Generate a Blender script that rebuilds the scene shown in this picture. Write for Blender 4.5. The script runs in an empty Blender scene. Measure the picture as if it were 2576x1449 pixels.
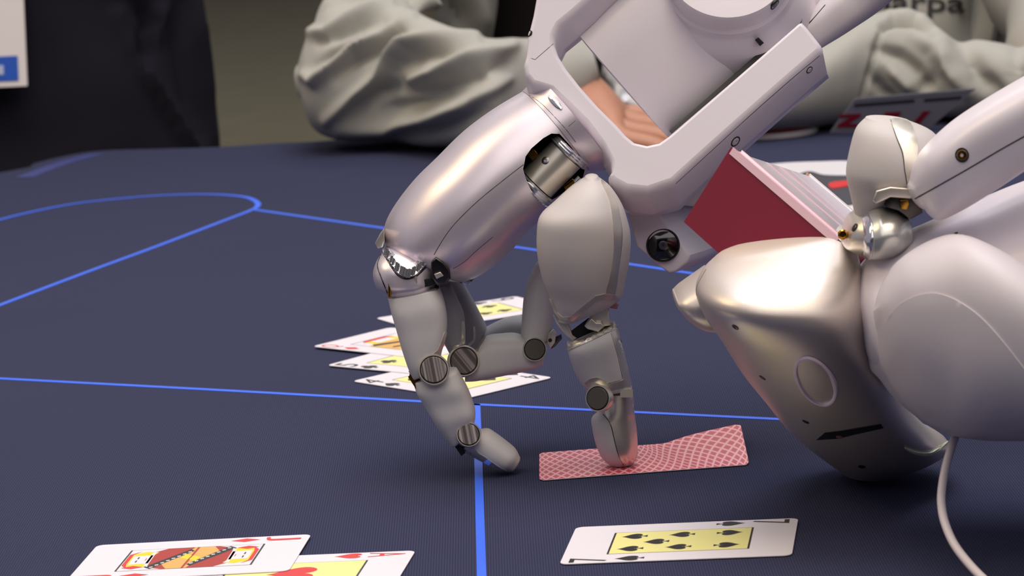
import bpy, bmesh, math, random
from mathutils import Vector, Matrix, noise, geometry
from mathutils.bvhtree import BVHTree

random.seed(7)
scn = bpy.context.scene
COL = scn.collection

# ------------------------------------------------------------------ camera
F, PITCH, ROLL, CAMH = 8000.0, math.radians(9.344), math.radians(-4.314), 0.3008
O = Vector((0, 0, CAMH))
R3 = (Matrix.Rotation(math.pi / 2 - PITCH, 3, 'X') @ Matrix.Rotation(ROLL, 3, 'Z'))
cd = bpy.data.cameras.new('camera')
cam = bpy.data.objects.new('camera', cd)
COL.objects.link(cam)
cam.matrix_world = Matrix.Translation(O) @ R3.to_4x4()
cd.sensor_width = 36.0
cd.lens = 36.0 * F / 2576.0
cd.clip_start = 0.02
cd.clip_end = 200
cd.dof.use_dof = True
cd.dof.focus_distance = 1.33
cd.dof.aperture_fstop = 30
scn.camera = cam

# ------------------------------------------------------------------ world, lamps, exposure
world = bpy.data.worlds.new('hall')
scn.world = world
world.use_nodes = True
bg = world.node_tree.nodes['Background']
bg.inputs[0].default_value = (0.59, 0.58, 0.70, 1)
bg.inputs[1].default_value = 0.40


def area(name, loc, target, size, power, color, size_y=None):
    l = bpy.data.lights.new(name, 'AREA')
    l.energy = power
    l.color = color
    l.size = size
    if size_y:
        l.shape = 'RECTANGLE'
        l.size_y = size_y
    o = bpy.data.objects.new(name, l)
    COL.objects.link(o)
    o.location = loc
    o.rotation_euler = (Vector(target) - Vector(loc)).to_track_quat('-Z', 'Y').to_euler()
    return o


area('ceiling_lamp_key', (0.10, 1.75, 2.3), (0.05, 1.4, 0), 1.6, 40, (1.0, 0.97, 1.0), 1.6)
area('ceiling_lamp_front', (0.2, -0.7, 2.6), (0.1, 1.0, 0.0), 4.2, 50, (1.0, 0.92, 0.83), 3.0)
area('ceiling_lamp_warm', (-1.6, 1.9, 1.9), (0.0, 1.4, 0.1), 0.9, 14, (1.0, 0.78, 0.42), 0.9)
area('ceiling_lamp_warm_front', (0.35, 0.55, 2.2), (0.2, 1.2, 0.1), 1.2, 9, (1.0, 0.78, 0.42), 1.0)
area('ceiling_lamp_back', (0.2, 4.2, 2.6), (0.1, 2.7, 0), 1.4, 15, (0.96, 1.0, 0.93), 1.0)
area('ceiling_lamp_hall', (-1.0, 8.5, 4.0), (-0.8, 9.5, -0.75), 2.5, 55, (1.0, 0.95, 0.80), 2.5)

scn.view_settings.view_transform = 'Standard'
scn.view_settings.look = 'None'
scn.view_settings.exposure = 0.0
scn.view_settings.gamma = 1.0
scn.view_settings.use_curve_mapping = False

# ------------------------------------------------------------------ projection helpers (real places worked out from sight lines)


def ray(px, py):
    return R3 @ Vector(((px - 1288) / F, (724.5 - py) / F, -1))


def P(px, py, Y):
    d = ray(px, py)
    return O + d * (Y / d.y)


def T(px, py, z=0.0):
    d = ray(px, py)
    return O + d * ((z - CAMH) / d.z)


def pix(v):
    l = R3.transposed() @ (v - O)
    return (1288 + F * l.x / -l.z, 724.5 - F * l.y / -l.z)


def shiftvec(dx, dy, Y):
    return (R3 @ Vector((dx / F, -dy / F, 0))) * Y


def mm(px, Y):
    return px * Y / F


# ------------------------------------------------------------------ materials
MATS = {}


def lin(c):
    return tuple(((v / 255) / 12.92 if v / 255 <= 0.04045 else ((v / 255 + 0.055) / 1.055) ** 2.4) for v in c)


def mat(name, rgb, rough=0.5, metal=0.0, coat=0.0, noise_scale=0, noise_amt=0.0, bump=0.0, bump_scale=900, spec=0.5,
        trans=0.0, emit=0.0):
    if name in MATS:
        return MATS[name]
    m = bpy.data.materials.new(name)
    m.use_nodes = True
    nt = m.node_tree
    b = nt.nodes['Principled BSDF']
    c = (*lin(rgb), 1)
    b.inputs['Base Color'].default_value = c
    b.inputs['Roughness'].default_value = rough
    b.inputs['Metallic'].default_value = metal
    b.inputs['Coat Weight'].default_value = coat
    b.inputs['Coat Roughness'].default_value = 0.12
    b.inputs['Specular IOR Level'].default_value = spec
    b.inputs['Transmission Weight'].default_value = trans
    if emit:
        b.inputs['Emission Color'].default_value = c
        b.inputs['Emission Strength'].default_value = emit
    tc = nt.nodes.new('ShaderNodeTexCoord')
    if noise_amt:
        n = nt.nodes.new('ShaderNodeTexNoise')
        n.inputs['Scale'].default_value = noise_scale
        n.inputs['Detail'].default_value = 4
        nt.links.new(tc.outputs['Object'], n.inputs['Vector'])
        mx = nt.nodes.new('ShaderNodeMix')
        mx.data_type = 'RGBA'
        mx.inputs[6].default_value = tuple(v * (1 - noise_amt) for v in c[:3]) + (1,)
        mx.inputs[7].default_value = tuple(min(1, v * (1 + noise_amt)) for v in c[:3]) + (1,)
        nt.links.new(n.outputs['Fac'], mx.inputs[0])
        nt.links.new(mx.outputs[2], b.inputs['Base Color'])
    if bump:
        n2 = nt.nodes.new('ShaderNodeTexNoise')
        n2.inputs['Scale'].default_value = bump_scale
        n2.inputs['Detail'].default_value = 3
        nt.links.new(tc.outputs['Object'], n2.inputs['Vector'])
        bp = nt.nodes.new('ShaderNodeBump')
        bp.inputs['Strength'].default_value = bump
        bp.inputs['Distance'].default_value = 0.0005
        nt.links.new(n2.outputs['Fac'], bp.inputs['Height'])
        nt.links.new(bp.outputs['Normal'], b.inputs['Normal'])
    MATS[name] = m
    return m


def brushed(name, rgb, angle, scale, rough=0.25):
    """metal cap with fine straight machining lines"""
    m = mat(name, rgb, rough, 0.6)
    nt = m.node_tree
    b = nt.nodes['Principled BSDF']
    tc = nt.nodes.new('ShaderNodeTexCoord')
    mp = nt.nodes.new('ShaderNodeMapping')
    mp.inputs['Rotation'].default_value = (0, angle, 0)
    nt.links.new(tc.outputs['Object'], mp.inputs['Vector'])
    n = nt.nodes.new('ShaderNodeTexNoise')
    n.noise_dimensions = '1D'
    n.inputs['Scale'].default_value = 1.0
    n.inputs['Detail'].default_value = 3
    sx = nt.nodes.new('ShaderNodeSeparateXYZ')
    nt.links.new(mp.outputs['Vector'], sx.inputs[0])
    mu = nt.nodes.new('ShaderNodeMath')
    mu.operation = 'MULTIPLY'
    mu.inputs[1].default_value = scale
    nt.links.new(sx.outputs['X'], mu.inputs[0])
    nt.links.new(mu.outputs[0], n.inputs['W'])
    cr = nt.nodes.new('ShaderNodeValToRGB')
    c = lin(rgb)
    cr.color_ramp.elements[0].position = 0.42
    cr.color_ramp.elements[0].color = tuple(v * 0.42 for v in c) + (1,)
    cr.color_ramp.elements[1].position = 0.68
    cr.color_ramp.elements[1].color = tuple(min(1, v * 2.0) for v in c) + (1,)
    nt.links.new(n.outputs['Fac'], cr.inputs[0])
    nt.links.new(cr.outputs[0], b.inputs['Base Color'])
    return m


WHITE = mat('white_plastic', (224, 216, 224), 0.38, 0, 0.15, 40, 0.015, 0.04, 2500)
WHITE2 = mat('white_plastic_soft', (211, 203, 208), 0.5, 0, 0.0, 40, 0.015, 0.04, 2500)
PEARL = mat('pearl_metallic_paint', (230, 220, 229), 0.36, 0.66, 0.0, 30, 0.015)
PEARLW = mat('pearl_paint_warm_lit', (214, 203, 196), 0.42, 0.72, 0.0, 30, 0.015)  # same pearl paint as the other hand, warm light put into its colour
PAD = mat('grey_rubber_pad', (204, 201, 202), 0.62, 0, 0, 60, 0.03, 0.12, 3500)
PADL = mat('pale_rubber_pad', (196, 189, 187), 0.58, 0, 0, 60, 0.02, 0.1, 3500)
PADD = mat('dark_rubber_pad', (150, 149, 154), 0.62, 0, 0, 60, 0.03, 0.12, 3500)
SATIN = mat('satin_metal', (226, 219, 206), 0.34, 0.8, 0, 60, 0.05)
CHROME = mat('polished_chrome', (226, 225, 230), 0.12, 0.85)
DARKM = mat('dark_steel', (92, 88, 86), 0.25, 1.0, 0, 200, 0.2)
BLACK = mat('black_recess', (14, 14, 16), 0.5)
SEAM = mat('seam_shadow_gap', (58, 54, 58), 0.7)
BRASS = mat('brass', (190, 140, 55), 0.2, 1.0)
SCREW = mat('screw_steel', (150, 146, 150), 0.25, 1.0)
GLASSB = mat('camera_lens_glass', (6, 6, 9), 0.06, 0, 1.0)

# ------------------------------------------------------------------ object helpers


def tag(o, label=None, cat=None, group=None, kind=None):
    if label:
        o['label'] = label
    if cat:
        o['category'] = cat
    if group:
        o['group'] = group
    if kind:
        o['kind'] = kind
    return o


def thing(name, loc, label, cat, group=None):
    o = bpy.data.objects.new(name, None)
    o.empty_display_size = 0.02
    COL.objects.link(o)
    o.location = loc
    o['inv'] = list(loc)
    return tag(o, label, cat, group)


def attach(o, parent):
    if parent is None:
        return o
    o.parent = parent
    if parent.type == 'EMPTY':
        o.matrix_parent_inverse = Matrix.Translation(-Vector(parent['inv']))
    return o


BV = {}


def mesh_obj(name, verts, faces, m, parent=None, smooth=True, sharp=None, keep=False, recalc=True):
    me = bpy.data.meshes.new(name)
    me.from_pydata([tuple(v) for v in verts], [], faces)
    if recalc:
        bm = bmesh.new()
        bm.from_mesh(me)
        bmesh.ops.recalc_face_normals(bm, faces=bm.faces)
        bm.to_mesh(me)
        bm.free()
    me.update()
    if smooth:
        me.polygons.foreach_set('use_smooth', [True] * len(me.polygons))
        if sharp:
            me.set_sharp_from_angle(angle=math.radians(sharp))
    if m:
        me.materials.append(m)
    o = bpy.data.objects.new(name, me)
    COL.objects.link(o)
    attach(o, parent)
    if keep:
        BV[o.name] = BVHTree.FromPolygons([v.co.copy() for v in me.vertices], [tuple(p.vertices) for p in me.polygons])
    return o


def crom(pts, n, closed=False):
    """catmull-rom through lists of numbers"""
    k = len(pts)
    out = []
    segs = k if closed else k - 1
    for i in range(segs):
        g = lambda j: pts[j % k] if closed else pts[max(0, min(k - 1, j))]
        p0, p1, p2, p3 = g(i - 1), g(i), g(i + 1), g(i + 2)
        for s in range(n):
            t = s / n
            out.append([0.5 * ((2 * b) + (-a + c) * t + (2 * a - 5 * b + 4 * c - d) * t * t + (-a + 3 * b - 3 * c + d) * t ** 3)
                        for a, b, c, d in zip(p0, p1, p2, p3)])
    if not closed:
        out.append(list(pts[-1]))
    return out


def loft(name, st, m, parent=None, n=40, e=2.4, sub=5, cap0=0.0, cap1=0.0, skew=(0, 0), keep=True, sharp=50, disp=None):
    """st: list of (lx, ly, rx, ry, Y, half_depth). cap: rounding length in m at each end."""
    S = crom([list(map(float, s)) for s in st], sub)
    rings = []
    for s in S:
        A, B = P(s[0], s[1], s[4]), P(s[2], s[3], s[4])
        C = (A + B) / 2
        a = (B - A) / 2
        b = Vector((0, -s[5], 0)) + shiftvec(skew[0], skew[1], s[4])
        rings.append((C, a, b))

    def ringpts(C, a, b, k=1.0):
        r = []
        for i in range(n):
            th = 2 * math.pi * i / n
            c, s_ = math.cos(th), math.sin(th)
            x = math.copysign(abs(c) ** (2 / e), c)
            y = math.copysign(abs(s_) ** (2 / e), s_)
            r.append(C + a * x * k + b * y * k)
        return r
    allr = []
    ax0 = (rings[0][0] - rings[1][0]).normalized()
    ax1 = (rings[-1][0] - rings[-2][0]).normalized()

    def capr(ring, ax, L):
        C, a, b = ring
        if L <= 0:
            return [ringpts(C, a, b, 0.985)] if False else []
        return [ringpts(C + ax * L * math.sin(q), a, b, math.cos(q)) for q in (0.3, 0.6, 0.9, 1.2, 1.42)]
    allr += list(reversed(capr(rings[0], ax0, cap0)))
    for r in rings:
        allr.append(ringpts(*r))
    allr += capr(rings[-1], ax1, cap1)
    verts = [v for r in allr for v in r]
    faces = []
    for i in range(len(allr) - 1):
        for j in range(n):
            k = (j + 1) % n
            faces.append((i * n + j, i * n + k, (i + 1) * n + k, (i + 1) * n + j))
    c0 = len(verts)
    verts.append(sum(allr[0], Vector()) / n)
    c1 = len(verts)
    verts.append(sum(allr[-1], Vector()) / n)
    for j in range(n):
        k = (j + 1) % n
        faces.append((c0, k, j))
        q = (len(allr) - 1) * n
        faces.append((c1, q + j, q + k))
    if disp:
        bm = bmesh.new()
        bv = [bm.verts.new(v) for v in verts]
        for f in faces:
            bm.faces.new([bv[i] for i in f])
        bmesh.ops.recalc_face_normals(bm, faces=bm.faces)
        bm.normal_update()
        verts = [v.co + v.normal * disp(v.co) for v in bm.verts]
        bm.free()
    return mesh_obj(name, verts, faces, m, parent, True, sharp, keep)


def cast(target, px, py):
    d = ray(px, py).normalized()
    bv = BV[target.name]
    h = bv.ray_cast(O, d)
    if h[0] is None:
        me = target.data
        c = sum((v.co for v in me.vertices), Vector()) / len(me.vertices)
        q = P(px, py, c.y)
        h = bv.find_nearest(q)
    nrm = h[1].normalized()
    if nrm.dot(d) > 0:
        nrm = -nrm
    return h[0], nrm


def resample(poly, step, closed=True):
    out = []
    k = len(poly)
    for i in range(k if closed else k - 1):
        a, b = Vector(poly[i]), Vector(poly[(i + 1) % k])
        m = max(1, int((b - a).length / step))
        for j in range(m):
            out.append(tuple(a.lerp(b, j / m)))
    if not closed:
        out.append(tuple(poly[-1]))
    return out


def cdt(boundaries, interior=()):
    vs, es = [], []
    for b in boundaries:
        o = len(vs)
        vs += [Vector(p) for p in b]
        es += [(o + i, o + (i + 1) % len(b)) for i in range(len(b))]
    vs += [Vector(p) for p in interior]
    r = geometry.delaunay_2d_cdt(vs, es, [], 2 if len(boundaries) > 1 else 1, 1e-6)
    return [tuple(v) for v in r[0]], [tuple(f) for f in r[2]]


def inside(p, poly):
    x, y = p
    c = False
    k = len(poly)
    for i in range(k):
        x1, y1 = poly[i]
        x2, y2 = poly[(i + 1) % k]
        if (y1 > y) != (y2 > y) and x < (x2 - x1) * (y - y1) / (y2 - y1) + x1:
            c = not c
    return c


def patch(name, target, poly, m, parent, off=0.0006, depth=0.0006, step=7, smooth_poly=True, edge=0.35):
    """raised panel that follows the surface of target"""
    if smooth_poly:
        poly = [tuple(p) for p in crom([list(p) for p in poly], 4, True)]
    bd = resample(poly, step)
    xs = [p[0] for p in bd]
    ys = [p[1] for p in bd]
    inner = []
    y = min(ys) + step * 0.6
    while y < max(ys):
        x = min(xs) + step * 0.6
        while x < max(xs):
            if inside((x, y), bd):
                if min((x - p[0]) ** 2 + (y - p[1]) ** 2 for p in bd) > (step * 0.55) ** 2:
                    inner.append((x, y))
            x += step
        y += step
    v2, fs = cdt([bd], inner)
    top, bot = [], []
    for p in v2:
        h, nn = cast(target, *p)
        top.append(h + nn * off)
        bot.append(h - nn * depth)
    n = len(v2)
    faces = [f for f in fs] + [tuple(i + n for i in reversed(f)) for f in fs]
    cnt = {}
    for f in fs:
        for i in range(len(f)):
            a, b = f[i], f[(i + 1) % len(f)]
            cnt[(a, b)] = 1
    for (a, b) in list(cnt):
        if (b, a) not in cnt:
            faces.append((b, a, a + n, b + n))
    return mesh_obj(name, top + bot, faces, m, parent, True, 40)


def tube_pts(name, pts, rad, m, parent=None, n=10):
    """round tube through world points; rad number or list"""
    k = len(pts)
    verts, faces = [], []
    up = None
    for i in range(k):
        t = (pts[min(k - 1, i + 1)] - pts[max(0, i - 1)]).normalized()
        if up is None:
            up = Vector((0, -1, 0.3))
        s = t.cross(up)
        if s.length < 1e-6:
            s = t.cross(Vector((1, 0, 0)))
        s.normalize()
        up = s.cross(t).normalized()
        r = rad[i] if isinstance(rad, (list, tuple)) else rad
        for j in range(n):
            a = 2 * math.pi * j / n
            verts.append(pts[i] + (s * math.cos(a) + up * math.sin(a)) * r)
    for i in range(k - 1):
        for j in range(n):
            q = (j + 1) % n
            faces.append((i * n + j, i * n + q, (i + 1) * n + q, (i + 1) * n + j))
    faces.append(tuple(range(n)))
    faces.append(tuple((k - 1) * n + j for j in range(n)))
    return mesh_obj(name, verts, faces, m, parent, True, 60)


def seam(target, line, parent, r=0.00022, m=None, name='seam', smooth_line=True):
    if smooth_line and len(line) > 2:
        line = [tuple(p) for p in crom([list(p) for p in line], 5)]
    line = resample(line, 6, False)
    pts = []
    for p in line:
        h, nn = cast(target, *p)
        pts.append(h - nn * r * 0.55)
    return tube_pts(name, pts, r, m or SEAM, parent, 6)


def lathe(name, C, axis, prof, m, parent=None, n=40, sharp=35, keep=False):
    """prof: list of (radius, height along axis) from back to front"""
    axis = axis.normalized()
    s = axis.cross(Vector((0, 0, 1)))
    if s.length < 1e-3:
        s = axis.cross(Vector((1, 0, 0)))
    s.normalize()
    t = axis.cross(s)
    verts, faces = [], []
    for r, h in prof:
        for j in range(n):
            a = 2 * math.pi * j / n
            verts.append(C + axis * h + (s * math.cos(a) + t * math.sin(a)) * max(r, 1e-6))
    k = len(prof)
    for i in range(k - 1):
        for j in range(n):
            q = (j + 1) % n
            faces.append((i * n + j, i * n + q, (i + 1) * n + q, (i + 1) * n + j))
    faces.append(tuple(range(n)))
    faces.append(tuple((k - 1) * n + j for j in range(n)))
    return mesh_obj(name, verts, faces, m, parent, True, sharp, keep)


def screw(target, px, py, r_px, parent, m=None, deep=True, name='screw'):
    h, nn = cast(target, px, py)
    r = mm(r_px, h.y)
    if deep:
        o = lathe('screw_recess', h, nn, [(r * 1.25, -0.0006), (r * 1.25, 0.00012), (r, 0.00016), (r, -0.0003)], BLACK, parent, 24)
        lathe(name, h, nn, [(r * .9, -0.001), (r * .9, 0.0002), (r * .75, 0.0003), (r * .35, 0.0003), (r * .3, -0.0004)], m or SCREW, parent, 24)
    else:
        o = lathe(name, h, nn, [(r, -0.001), (r, 0.0001), (r * .9, 0.0002), (r * .35, 0.0002), (r * .3, -0.0003)], m or SCREW, parent, 24)
    return o


def offset_poly(poly, d):
    """inward offset by d px (polygon any orientation)"""
    k = len(poly)
    A = sum(poly[i][0] * poly[(i + 1) % k][1] - poly[(i + 1) % k][0] * poly[i][1] for i in range(k))
    sg = 1 if A > 0 else -1
    out = []
    for i in range(k):
        p0, p1, p2 = Vector(poly[i - 1]), Vector(poly[i]), Vector(poly[(i + 1) % k])
        e1, e2 = (p1 - p0).normalized(), (p2 - p1).normalized()
        n1, n2 = Vector((-e1.y, e1.x)) * sg, Vector((-e2.y, e2.x)) * sg
        nn = (n1 + n2)
        if nn.length < 1e-6:
            nn = n1
        nn.normalize()
        c = max(0.5, nn.dot(n1))
        out.append(tuple(p1 + nn * d / c))
    return out


def prism(name, poly, Yf, Yb, m, parent=None, shift=(0, 0), bev=8, step=14, smooth_poly=False, back_bev=4, keep=True, tilt=(0, 0, 0, 0), sharp=42):
    """solid with the given outline, front at depth Yf and back at depth Yb, with rounded rim (bev px).
       tilt=(px0,py0,dYdpx,dYdpy) slopes the whole solid."""
    if smooth_poly:
        poly = [tuple(p) for p in crom([list(p) for p in poly], 4, True)]
    poly = resample(poly, step)
    L = mm(bev, Yf)
    Lb = mm(back_bev, Yb)
    D = Yb - Yf
    rings = []
    for q in (0, 0.35, 0.7, 1.05, math.pi / 2):
        rings.append((offset_poly(poly, bev * (1 - math.sin(q))), L * (1 - math.cos(q))))
    for q in (math.pi / 2, 0.8, 0):
        rings.append((offset_poly(poly, back_bev * (1 - math.sin(q))), D - Lb * (1 - math.cos(q))))
    verts = []
    n = len(poly)

    def place(p, dy):
        f = dy / D
        px, py = p[0] + shift[0] * f, p[1] + shift[1] * f
        Y = Yf + dy + (p[0] - tilt[0]) * tilt[2] + (p[1] - tilt[1]) * tilt[3]
        return P(px, py, Y)
    for r, dy in rings:
        verts += [place(p, dy) for p in r]
    faces = []
    for i in range(len(rings) - 1):
        for j in range(n):
            k = (j + 1) % n
            faces.append((i * n + j, i * n + k, (i + 1) * n + k, (i + 1) * n + j))
    for ri in (0, len(rings) - 1):
        v2, fs = cdt([rings[ri][0]])
        off = ri * n
        if len(v2) == n:
            faces += [tuple(off + i for i in f) for f in fs]
        else:
            base = len(verts)
            verts += [place(p, rings[ri][1]) for p in v2]
            faces += [tuple(base + i for i in f) for f in fs]
    return mesh_obj(name, verts, faces, m, parent, True, sharp, keep)


def box_at(name, C, ex, ey, ez, m, parent=None, bev=0.0006):
    """box centred at C with half-edge vectors"""
    bm = bmesh.new()
    bmesh.ops.create_cube(bm, size=2)
    M = Matrix((ex, ey, ez)).transposed()
    for v in bm.verts:
        v.co = C + M @ v.co
    if bev:
        bmesh.ops.bevel(bm, geom=list(bm.edges), offset=bev, segments=3, affect='EDGES', profile=0.5)
    bmesh.ops.recalc_face_normals(bm, faces=bm.faces)
    me = bpy.data.meshes.new(name)
    bm.to_mesh(me)
    bm.free()
    me.polygons.foreach_set('use_smooth', [True] * len(me.polygons))
    me.set_sharp_from_angle(angle=math.radians(40))
    me.materials.append(m)
    o = bpy.data.objects.new(name, me)
    COL.objects.link(o)
    return attach(o, parent)


def joint_disc(parent, px, py, r_px, Y, m, tilt=(0, 0), h=0.004, cover=True):
    """round finger hinge cap: bezel ring plus machined cap"""
    C = P(px, py, Y)
    ax = (O - C).normalized() + shiftvec(tilt[0], tilt[1], F)
    r = mm(r_px, Y)
    o = lathe('joint_bezel', C, ax, [(r * 1.12, -h * 3), (r * 1.12, -.0002), (r * 1.07, .0004), (r * 1.0, .0004), (r * .985, -.0006)], SATIN, parent, 44)
    lathe('joint_groove', C, ax, [(r * .99, -h), (r * .99, -0.0001), (r * .9, -.0001)], BLACK, parent, 44)
    lathe('joint_cap', C, ax, [(r * .93, -h), (r * .93, .0004), (r * .88, .0009), (r * .5, .0009)], m, parent, 44)
    return o


# ================================================================== SETTING
FLOORZ = -0.75
floor_m = mat('hall_carpet', (128, 122, 98), 0.95, 0, 0, 6, 0.12, 0.3, 300)
fl = mesh_obj('floor', [(-14, -4, FLOORZ), (14, -4, FLOORZ), (14, 17, FLOORZ), (-14, 17, FLOORZ)], [(0, 1, 2, 3)], floor_m, None, False)
tag(fl, 'olive grey carpeted hall floor', kind='structure')
wall_m = mat('dark_brown_panel', (58, 42, 28), 0.8, 0, 0, 3, 0.15)
wl = mesh_obj('wall_back', [(-14, 17, FLOORZ), (14, 17, FLOORZ), (14, 17.2, FLOORZ), (-14, 17.2, FLOORZ),
                            (-14, 17, 4), (14, 17, 4), (14, 17.2, 4), (-14, 17.2, 4)],
              [(0, 1, 5, 4), (1, 2, 6, 5), (2, 3, 7, 6), (3, 0, 4, 7), (4, 5, 6, 7), (0, 3, 2, 1)], wall_m, None, False)
wf = mesh_obj('blocker_wall', [(-14, -4, FLOORZ), (14, -4, FLOORZ), (14, -4.2, FLOORZ), (-14, -4.2, FLOORZ),
                             (-14, -4, 2.6), (14, -4, 2.6), (14, -4.2, 2.6), (-14, -4.2, 2.6)],
              [(0, 1, 5, 4), (1, 2, 6, 5), (2, 3, 7, 6), (3, 0, 4, 7), (4, 5, 6, 7), (0, 3, 2, 1)], mat('blocker_wall_dark', (44, 42, 54), .8, 0, 0, 3, .15), None, False)  # added unseen wall: blocks low front light, gives metal something dark to reflect
tag(wf, 'added dark wall behind the camera that blocks low front light', kind='structure')
tag(wl, 'dark brown wall at the far end of the hall', kind='structure')

# ------------------------------------------------------------------ table
tbl = thing('card_table', (0, 1.5, FLOORZ), 'dark navy card table with thin bright blue layout lines', 'table')


def table_material():
    m = mat('navy_ribbed_cloth', (64, 65, 92), 0.95, 0, 0, 0, 0, 0, spec=0.04)
    nt = m.node_tree
    b = nt.nodes['Principled BSDF']
    tc = nt.nodes.new('ShaderNodeTexCoord')
    sx = nt.nodes.new('ShaderNodeSeparateXYZ')
    nt.links.new(tc.outputs['Object'], sx.inputs[0])
    w = nt.nodes.new('ShaderNodeMath')
    w.operation = 'MULTIPLY'
    w.inputs[1].default_value = 2 * math.pi / 0.00105
    nt.links.new(sx.outputs['X'], w.inputs[0])
    sn = nt.nodes.new('ShaderNodeMath')
    sn.operation = 'SINE'
    nt.links.new(w.outputs[0], sn.inputs[0])
    no = nt.nodes.new('ShaderNodeTexNoise')
    no.inputs['Scale'].default_value = 5
    no.inputs['Detail'].default_value = 3
    nt.links.new(tc.outputs['Object'], no.inputs['Vector'])
    mr = nt.nodes.new('ShaderNodeMapRange')
    mr.inputs['From Min'].default_value = -1
    mr.inputs['From Max'].default_value = 1
    nt.links.new(sn.outputs[0], mr.inputs['Value'])
    mx = nt.nodes.new('ShaderNodeMix')
    mx.data_type = 'RGBA'
    mx.inputs[6].default_value = (*lin((50, 52, 73)), 1)
    mx.inputs[7].default_value = (*lin((64, 66, 90)), 1)
    nt.links.new(mr.outputs[0], mx.inputs[0])
    m2 = nt.nodes.new('ShaderNodeMix')
    m2.data_type = 'RGBA'
    m2.blend_type = 'MULTIPLY'
    m2.inputs[0].default_value = 1
    nt.links.new(mx.outputs[2], m2.inputs[6])
    cr = nt.nodes.new('ShaderNodeValToRGB')
    cr.color_ramp.elements[0].color = (0.88, 0.9, 0.96, 1)
    cr.color_ramp.elements[1].color = (1, 1, 1, 1)
    nt.links.new(no.outputs['Fac'], cr.inputs[0])
    nt.links.new(cr.outputs[0], m2.inputs[7])
    nt.links.new(m2.outputs[2], b.inputs['Base Color'])
    bp = nt.nodes.new('ShaderNodeBump')
    bp.inputs['Strength'].default_value = 0.25
    bp.inputs['Distance'].default_value = 0.0002
    nt.links.new(mr.outputs[0], bp.inputs['Height'])
    nt.links.new(bp.outputs['Normal'], b.inputs['Normal'])
    return m


edge_px = [(0, 432), (80, 410), (160, 391), (250, 378), (400, 373), (550, 368), (700, 358), (850, 350)]
outline = [tuple(T(*p)[:2]) for p in edge_px]
outline = [(-1.15, 0.75), (-1.12, 1.5), (-0.95, 2.05), (-0.62, 2.46)] + outline + \
          [(0.05, 2.69), (0.35, 2.70), (0.7, 2.60), (1.0, 2.25), (1.15, 1.6), (1.15, 0.75), (0.95, 0.48), (-0.95, 0.48)]
outline = [tuple(p) for p in crom([list(p) for p in outline], 4, True)]
n = len(outline)


def slab(name, ol, z0, z1, m, parent, rnd=0.006):
    cx = sum(p[0] for p in ol) / len(ol)
    cy = sum(p[1] for p in ol) / len(ol)
    rings = []
    for dz, k in ((z0, 0.0), (z1 - rnd, 0.0), (z1 - rnd * .35, .5), (z1, 1.0)):
        rr = []
        for (x, y) in ol:
            d = Vector((x - cx, y - cy)).normalized()
            rr.append((x - d.x * rnd * k * .9, y - d.y * rnd * k * .9, dz))
        rings.append(rr)
    nn = len(ol)
    verts = [v for r in rings for v in r]
    faces = []
    for i in range(3):
        for j in range(nn):
            k = (j + 1) % nn
            faces.append((i * nn + j, i * nn + k, (i + 1) * nn + k, (i + 1) * nn + j))
    v2, fs = cdt([[(p[0], p[1]) for p in rings[3]]])
    faces += [tuple(3 * nn + i for i in f) for f in fs]
    faces += [tuple(i for i in reversed(f)) for f in fs]
    return mesh_obj(name, verts, faces, m, parent, True, 30)


slab('tabletop', outline, -0.03, 0.0, table_material(), tbl)
inner = [(x * 0.86, 1.55 + (y - 1.55) * 0.86) for x, y in outline]
slab('apron', inner, FLOORZ, -0.03, mat('dark_apron', (34, 34, 44), 0.8, 0, 0, 8, .1), tbl, 0.002)

LINE = mat('blue_line_print', (52, 104, 240), 0.6, 0, 0, 20, 0.03)
LINED = mat('dark_blue_band', (52, 58, 120), 0.6, 0, 0, 20, 0.03)  # darker blue, for the wide band by the far table edge


def ground_line(px_pts, w, m, smooth_line=True, z=0.0003):
    pts = px_pts
    if smooth_line and len(pts) > 2:
        pts = [tuple(p) for p in crom([list(p) for p in pts], 8)]
    else:
        pts = resample(pts, 60, False)
    W = [T(*p) for p in pts]
    verts, faces = [], []
    for i, p in enumerate(W):
        t = (W[min(len(W) - 1, i + 1)] - W[max(0, i - 1)])
        t.z = 0
        t.normalize()
        s = Vector((-t.y, t.x, 0)) * w / 2
        verts += [p + s, p - s, p + s + Vector((0, 0, z)), p - s + Vector((0, 0, z))]
    for i in range(len(W) - 1):
        a, b = i * 4, i * 4 + 4
        faces += [(a + 2, a + 3, b + 3, b + 2), (a, a + 2, b + 2, b), (a + 3, a + 1, b + 1, b + 3), (a + 1, a, b, b + 1)]
    return mesh_obj('layout_line', verts, faces, m, tbl, False)


ground_line([(-700, 800), (-400, 690), (-120, 590), (0, 553), (110, 527), (200, 511), (300, 500), (400, 492), (500, 489), (570, 491), (620, 497), (645, 508), (648, 519),
             (630, 530), (560, 557), (400, 618), (200, 692), (0, 768), (-150, 825), (-700, 1034)], 0.0042, LINE)
ground_line([(640, 528), (1290, 621), (1750, 690), (2300, 770), (3300, 915)], 0.0040, LINE, False)
ground_line([(-900, 904), (-150, 944), (0, 953), (600, 985), (1200, 1019)], 0.0040, LINE)
ground_line([(1190, 1018), (1970, 1056), (2500, 1082), (3400, 1128)], 0.0040, LINE)
ground_line([(1199, 1018), (1204, 1180), (1212, 1460), (1222, 1700)], 0.0036, LINE, False)
ground_line([(60, 447), (120, 424), (180, 404), (245, 388)], 0.016, LINED)

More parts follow.
